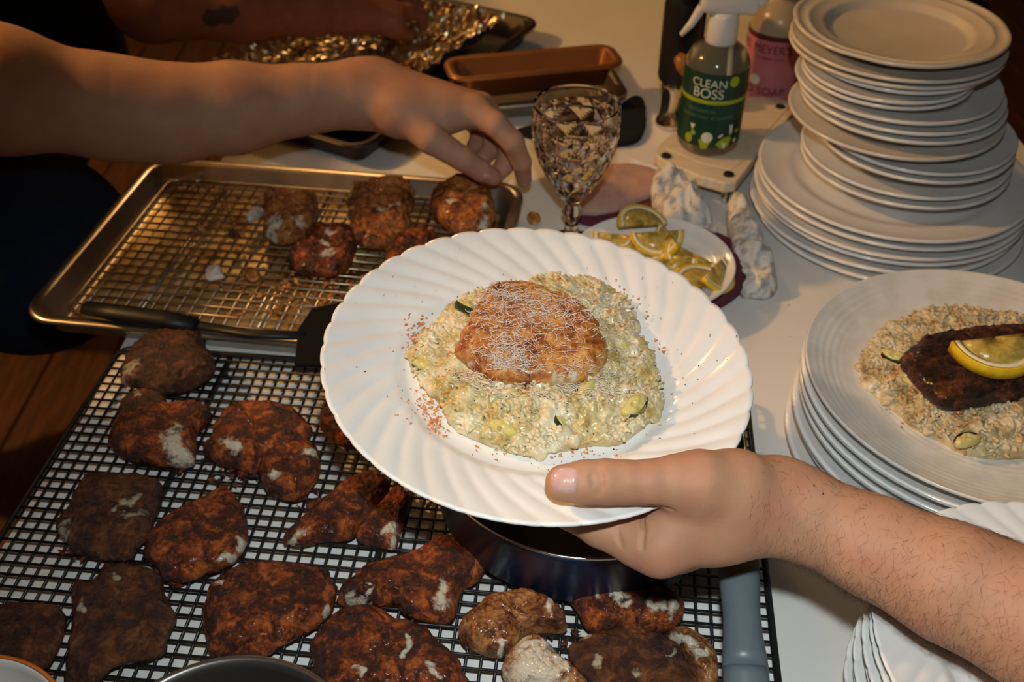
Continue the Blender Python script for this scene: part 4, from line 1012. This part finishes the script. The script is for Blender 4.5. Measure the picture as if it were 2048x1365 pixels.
# ------------------------------------------------------------------ second serving on the right hand stack
SZ = .09-.0205+.0036
r2_px = [(1714,722),(1740,690),(1775,655),(1810,640),(1862,614),(1940,620),(2010,636),(2100,640),(2200,690),(2240,780),(2200,870),(2100,905),(1985,912),(1915,898),(1880,870),(1825,850),(1800,820),(1752,790),(1730,760)]
w_ = [PZ(u, v, SZ+.006) for u, v in r2_px]; rc = np.mean(w_, axis=0)
V, F, fn2 = blob([(p[0]-rc[0], p[1]-rc[1]) for p in w_], .019, 9, n=120, rings=30, pw=3.0, q=.7, z_edge=.30, lump=.34, ls=62, fine=.0024, fs=170, jag=.07, mid=.003)
V, F = risotto_mesh(fn2, 2800, 5)
o = ob('risotto', V, F, risotto2_m, loc=(rc[0], rc[1], SZ)); tag(o, 'toasted brownish risotto under the blackened fish on the stacked plates', 'risotto', kind='stuff')
fillet('fish_fillet', [(1797,728),(1815,700),(1850,680),(1930,668),(2048,655),(2140,660),(2170,740),(2140,790),(2048,792),(1960,806),(1895,818),(1860,795),(1828,760)], SZ+.015, .022, crust_black, 'blackened fish fillet with a lemon slice on the stacked plates', 'plated fish fillets', seed=31, n=140, rings=32, pw=6, lump=.10, fine=.0019, fs=260, mid=.0010, jag=.06)
l2 = lemon((1982, 690), SZ+.044, (R_(-9), R_(4), R_(186)), 'lemon half slice laid on the blackened fish', 'lemon slice garnish', 1.18)
l2.scale = (1.2, 1.2, 1.7)
for u, v, s, rz, lab in ((1788,715,.007,2.6,'zucchini piece at the left tip of the blackened fish'), (1828,775,.008,-.8,'zucchini slice at the front left of the blackened fish'), (1935,890,.007,.3,'zucchini piece at the front edge of the toasted risotto')):
    zuc(u, v, s, rz, lab, None, SZ+.013)
pts = []
for _ in range(110):
    u, v = random.gauss(1850, 90), random.gauss(770, 80)
    pts.append(PZ(u, v, SZ+(.0205 if (u-1960)**2+((v-760)*1.6)**2 < 210**2 else .0006)))
bits('crumbs', pts, .0016, crumb_m, 'brown crumbs sprinkled over the stoneware plate', 'crumbs')

# ------------------------------------------------------------------ people
def person_mesh(name, V, F, mt, label, extra=None):
    o = ob(name, V, F, mt); return tag(o, label, 'person')
# --- the hand holding the plate, arm from the lower right
H_ = HW
thumb = [(H_(1395, 968, .010), .0165), (H_(1345, 963, .012), .0135), (H_(1300, 965, .0125), .0120), (H_(1250, 965, .0120), .0115), (H_(1212, 964, .0120), .0119), (H_(1170, 965, .0112), .0115), (H_(1128, 967, .0100), .0102)]
index = [(H_(1318, 1095, -.028), .0150), (H_(1270, 1085, -.030), .0128), (H_(1200, 1052, -.030), .0120), (H_(1140, 1020, -.030), .0112), (H_(1050, 975, -.0335), .0095), (H_(985, 950, -.035), .0082)]
middle = [(H_(1352, 1090, -.050), .0150), (H_(1300, 1060, -.052), .0125), (H_(1225, 1010, -.050), .0118), (H_(1140, 965, -.046), .0105), (H_(1060, 930, -.040), .0090)]
ring_ = [(H_(1395, 1080, -.068), .0145), (H_(1340, 1040, -.072), .0120), (H_(1270, 985, -.068), .0112), (H_(1190, 945, -.058), .0100), (H_(1120, 915, -.048), .0085)]
pinky = [(H_(1440, 1065, -.080), .0130), (H_(1395, 1030, -.086), .0105), (H_(1340, 985, -.082), .0098), (H_(1280, 955, -.072), .0085)]
wr = H_(1560, 1010, -.014); wr2 = H_(1640, 1045, -.016)
base = [(H_(1395, 966, .008), H_(1470, 985, -.002), .0165, .0205), (H_(1470, 985, -.002), wr, .0205, .0200),
        (H_(1318, 1095, -.028), H_(1440, 1050, -.022), .0150, .0185), (H_(1440, 1050, -.022), wr, .0185, .0190),
        (H_(1352, 1090, -.050), wr, .0150, .0175), (H_(1395, 1080, -.068), wr, .0145, .0170), (H_(1440, 1065, -.080), H_(1560, 1020, -.035), .0130, .0160),
        (H_(1372, 1010, -.008), H_(1345, 1062, -.020), .0105, .0115),
        (wr, wr2, .0205, .0208), (wr2, H_(1750, 1095, -.017), .0208, .0250), (H_(1640, 1045, -.03), H_(1760, 1095, -.036), .018, .024), (H_(1750, 1095, -.017), H_(1900, 1165, -.015), .0250, .0292),
        (H_(1760, 1095, -.036), H_(1950, 1185, -.036), .024, .031), (H_(1900, 1165, -.015), H_(2090, 1250, -.012), .0292, .0335), (H_(1950, 1185, -.036), H_(2400, 1390, -.03), .031, .043), (H_(2090, 1250, -.012), H_(2420, 1400, -.005), .0335, .043)]
V, F = body(base, [thumb, index, middle, ring_, pinky], .0028, kb=.016, kf=.003, kj=.009)
bvh = BVHTree.FromPolygons([tuple(p) for p in V], [tuple(int(i) for i in q) for q in F])
kx = []                                     # skin creases, traced on the surface
for line, r in (([(1187, 943), (1183, 956), (1186, 970), (1192, 984)], .0011), ([(1197, 939), (1203, 954), (1203, 974), (1196, 990)], .0013), ([(1191, 952), (1191, 974)], .0009),
                ([(1296, 1011), (1322, 1014), (1342, 1020)], .0013), ([(1236, 1056), (1236, 1072), (1243, 1092)], .0012), ([(1285, 1030), (1287, 1062), (1284, 1098)], .0014)):
    hp_ = []
    for u, v in line:
        h_, n_, _, _ = bvh.ray_cast(Vector(CAM), Vector(ray(u, v)).normalized())
        if h_ is not None: hp_.append(np.array(h_+n_*.0004))
    kx += [(p, q, r, 0) for p, q in zip(hp_[:-1], hp_[1:]) if np.linalg.norm(p-q) < .02]
V, F = body(base, [thumb, index, middle, ring_, pinky], .0012, kb=.016, kf=.003, kj=.009, carve=kx)
pr = person_mesh('person', V, F, skin_r, 'bare right forearm and hand gripping the swirl plate with the thumb on top')
bvh = BVHTree.FromPolygons([tuple(p) for p in V], [tuple(int(i) for i in q) for q in F])
def drape(u, v, off):
    d = Vector(ray(u, v)).normalized(); h, n_, _, _ = bvh.ray_cast(Vector(CAM), d)
    if h is None: return None
    return h, n_
def drape_patch(outline, rings, off, dome=0.0):
    c = np.mean(outline, axis=0); V_, F_ = [], []; n = len(outline)
    hit = drape(c[0], c[1], off); V_.append(tuple(hit[0]+hit[1]*(off+dome)))
    last = hit
    for r in range(1, rings+1):
        for p in outline:
            q = c+(np.array(p)-c)*r/rings; h = drape(q[0], q[1], off) or last; last = h
            V_.append(tuple(h[0]+h[1]*(off*(1 if r < rings else -.3)+dome*(1-(r/rings)**2))))
    for k in range(n): F_.append((0, 1+k, 1+(k+1) % n))
    for r in range(rings-1):
        for k in range(n):
            j = (k+1) % n; F_.append((1+r*n+k, 1+(r+1)*n+k, 1+(r+1)*n+j, 1+r*n+j))
    return V_, F_
nail = [tuple(p) for p in chaikin([(1099, 966), (1102, 946), (1112, 936), (1134, 933), (1153, 935), (1155, 950), (1154, 970), (1152, 988), (1130, 988), (1108, 984)], 1)]
o = ob('fingernail', *drape_patch(nail, 6, .0007, .0005), nail_m, pr); o['label'] = 'pink thumbnail'
# fine hair along the forearm
mp = np.array(V); mn = np.zeros_like(mp)
me = pr.data; nrm = np.zeros(len(me.vertices)*3); me.vertices.foreach_get('normal', nrm); nrm = nrm.reshape(-1, 3)
rel_ = mp-CAM; dd = rel_ @ FW; uu = 1024+FPX*(rel_ @ RT)/dd
cand = np.where((uu > 1500) & (uu < 2250) & (nrm[:, 2] > -.8))[0]
HV, HF = [], []
axis = np.array(H_(2300, 1350, -.01))-np.array(wr); axis /= np.linalg.norm(axis)
rs = np.random.RandomState(4); down = -UP
for i in rs.choice(cand, 9000, replace=False):
    p = mp[i]; n_ = nrm[i]
    if rs.rand() > .25+.75*min(1, (uu[i]-1480)/250): continue
    if rs.rand() > .35+.65*max(0, .35-n_ @ UP*.9): continue
    d = axis*rs.normal(-.25, .35)+down*rs.normal(.75, .3)+n_*.2; d -= n_*(d @ n_)*.85; d /= np.linalg.norm(d)
    L = rs.uniform(.003, .0075); b0 = len(HV); s = np.cross(d, n_); s /= np.linalg.norm(s)+1e-9
    cv = rs.normal(0, .25)
    for k in range(4):
        t = k/3; c_ = p+n_*(.0002+L*.22*math.sin(t*2.4))+d*L*t+s*(cv*L*t*t); r = .000055*(1-.7*t)
        for a in (0, 2.09, 4.19): HV.append(tuple(c_+s*(r*math.cos(a))+n_*(r*math.sin(a))))
    for k in range(3):
        for a in range(3): HF.append((b0+k*3+a, b0+k*3+(a+1) % 3, b0+(k+1)*3+(a+1) % 3, b0+(k+1)*3+a))
o = ob('arm_hair', HV, HF, hair_m, pr); o['kind'] = 'stuff'
for u, v in ((1628, 972), (1646, 988)):
    h = drape(u, v, 0)
    if h: ob('mole', *xf(lathe([(0, .0002), (.0005, .0001), (.0008, -.0002)], 10), Matrix.Translation(h[0]) @ h[1].to_track_quat('Z', 'Y').to_matrix().to_4x4()), herb_m, pr)

# --- the left arm reaching over the sheet pan
wl = P(745, 186, 1.015)
thumb = [(P(800, 225, .995), .0175), (P(862, 278, .985), .0150), (P(925, 318, .995), .0122), (P(960, 340, 1.012), .0112), (P(986, 354, 1.025), .0092)]
index = [(P(950, 222, 1.000), .0145), (P(992, 250, .990), .0122), (P(1026, 285, .995), .0115), (P(1043, 325, 1.015), .0100), (P(1048, 360, 1.040), .0082)]
middle = [(P(962, 218, 1.030), .0145), (P(1000, 258, 1.030), .0118), (P(1018, 298, 1.040), .0112), (P(1008, 332, 1.045), .0100), (P(992, 352, 1.045), .0088)]
ring_ = [(P(958, 222, 1.060), .0138), (P(985, 262, 1.060), .0112), (P(985, 296, 1.060), .0105), (P(965, 318, 1.050), .0092)]
pinky = [(P(945, 230, 1.085), .0125), (P(960, 266, 1.080), .0100), (P(950, 296, 1.070), .0092), (P(935, 312, 1.060), .0080)]
base = [(wl, P(950, 222, 1.0), .0190, .0145), (wl, P(962, 218, 1.030), .0190, .0150), (wl, P(958, 222, 1.060), .0180, .0140), (P(760, 190, 1.03), P(945, 230, 1.085), .0180, .0130),
        (wl, P(800, 225, .995), .0190, .0180), (P(800, 225, .995), P(880, 235, 1.0), .0165, .0150),
        (P(690, 190, 1.005), wl, .0225, .0190), (P(600, 200, .995), P(690, 190, 1.005), .0285, .0225), (P(470, 216, .98), P(600, 200, .995), .0385, .0285), (P(330, 228, .96), P(470, 216, .98), .0415, .0385),
        (P(210, 214, .94), P(330, 228, .96), .0425, .0415), (P(0, 180, .90), P(210, 214, .94), .0520, .0425), (P(-330, 110, .86), P(0, 180, .90), .0600, .0520)]
V, F = body(base, [thumb, index, middle, ring_, pinky], .0019, kb=.030, kf=.003, kj=.007)
pl = person_mesh('person', V, F, skin_l, 'bare left arm reaching over the sheet pan towards the fish, person in navy clothes')
bvh = BVHTree.FromPolygons([tuple(p) for p in V], [tuple(int(i) for i in q) for q in F])
nail = [tuple(p) for p in chaikin([(964, 352), (968, 345), (980, 348), (986, 356), (980, 361), (969, 358)], 1)]
ob('fingernail', *drape_patch(nail, 3, .0005, .0003), nail_m, pl)
A_ = lambda *a: np.array(a)
sh = P(-330, 110, .86)
V, F = body([(sh, A_(-.72, 1.02, .27), .080, .12), (A_(-.72, 1.04, .26), A_(-.74, 1.06, -.02), .14, .15), (A_(-.72, 1.02, .27), A_(-.88, 1.18, .27), .13, .09)], [], .012, kb=.06)
ob('shirt', V, F, blackcloth, pl)
V, F = body([(A_(-.555, .95, -.07), A_(-.80, 1.10, -.06), .12, .155), (A_(-.80, 1.02, -.08), A_(-.98, 1.05, -.45), .13, .10), (A_(-.98, 1.05, -.45), A_(-1.05, 1.0, -.84), .10, .07), (A_(-.84, 1.15, -.08), A_(-1.08, 1.30, -.45), .13, .09), (A_(-1.08, 1.30, -.45), A_(-1.15, 1.3, -.84), .09, .07)], [], .012, kb=.05)
ob('jeans', V, F, denim, pl)

# --- the tattooed arm at the back, picking at the foil
wb = P(690, 22, 1.335)
base = [(P(60, -420, 1.12), P(300, 2, 1.22), .058, .046), (P(300, 2, 1.22), P(470, 8, 1.26), .046, .043), (P(470, 8, 1.26), P(620, 18, 1.31), .043, .032), (P(620, 18, 1.31), wb, .032, .024),
        (wb, P(780, 28, 1.36), .023, .017), (wb, P(775, 10, 1.39), .023, .016), (wb, P(790, 45, 1.345), .023, .016)]
fg = [[(P(780, 28, 1.36), .015), (P(815, 22, 1.37), .011), (P(840, 30, 1.385), .009), (P(846, 50, 1.40), .008)],
      [(P(775, 10, 1.39), .015), (P(812, 0, 1.40), .011), (P(834, 8, 1.42), .009), (P(838, 30, 1.43), .008)],
      [(P(765, -8, 1.41), .014), (P(800, -16, 1.42), .011), (P(820, 0, 1.44), .008)],
      [(P(755, -20, 1.42), .013), (P(785, -25, 1.43), .010), (P(800, -10, 1.45), .008)],
      [(P(755, 42, 1.345), .015), (P(790, 60, 1.35), .012), (P(818, 72, 1.375), .009)]]
V, F = body(base, fg, .0024, kb=.02, kf=.003, kj=.008)
pb = person_mesh('person', V, F, skin_d, 'ruddy tattooed forearm at the back reaching into the foil tray, person in black')
bvh = BVHTree.FromPolygons([tuple(p) for p in V], [tuple(int(i) for i in q) for q in F])
ob('tattoo', *drape_patch([tuple(p) for p in chaikin([(398, 42), (412, 14), (425, 22), (445, 4), (458, 14), (474, 8), (484, 30), (470, 38), (466, 52), (440, 46), (424, 58)], 2)], 5, .0005), tattoo_m, pb)
V, F = body([(P(60, -420, 1.12), A_(-.82, 1.55, .40), .085, .13), (A_(-.80, 1.52, .34), A_(-.76, 1.46, -.08), .18, .16), (A_(-.85, 1.55, -.05), A_(-1.25, 1.75, -.5), .13, .10), (A_(-1.25, 1.75, -.5), A_(-1.35, 1.8, -.84), .10, .07), (A_(-.8, 1.7, -.05), A_(-1.2, 2.1, -.84), .12, .07)], [], .014, kb=.06)
ob('clothes', V, F, blackcloth, pb)

# --- someone standing close by at the left edge of the table
pn = tag(empty('person', (-.70, .50, TZ)), 'person in navy jeans standing close at the lower left of the rack', 'person')
V, F = body([(A_(-.70, .50, .42), A_(-.71, .49, .05), .145, .150), (A_(-.70, .62, .45), A_(-.76, .70, .20), .06, .05), (A_(-.70, .38, .45), A_(-.76, .30, .20), .06, .05)], [], .012, kb=.05)
ob('shirt', V-np.array([-.70, .50, TZ]), F, blackcloth, pn)
V, F = body([(A_(-.69, .52, .06), A_(-.66, .57, -.12), .150, .150), (A_(-.64, .585, -.12), A_(-.70, .58, -.48), .125, .09), (A_(-.70, .58, -.48), A_(-.74, .56, -.85), .09, .065), (A_(-.70, .42, -.10), A_(-.74, .40, -.48), .125, .09), (A_(-.74, .40, -.48), A_(-.76, .40, -.85), .09, .065)], [], .012, kb=.04)
ob('jeans', V-np.array([-.70, .50, TZ]), F, denim, pn)
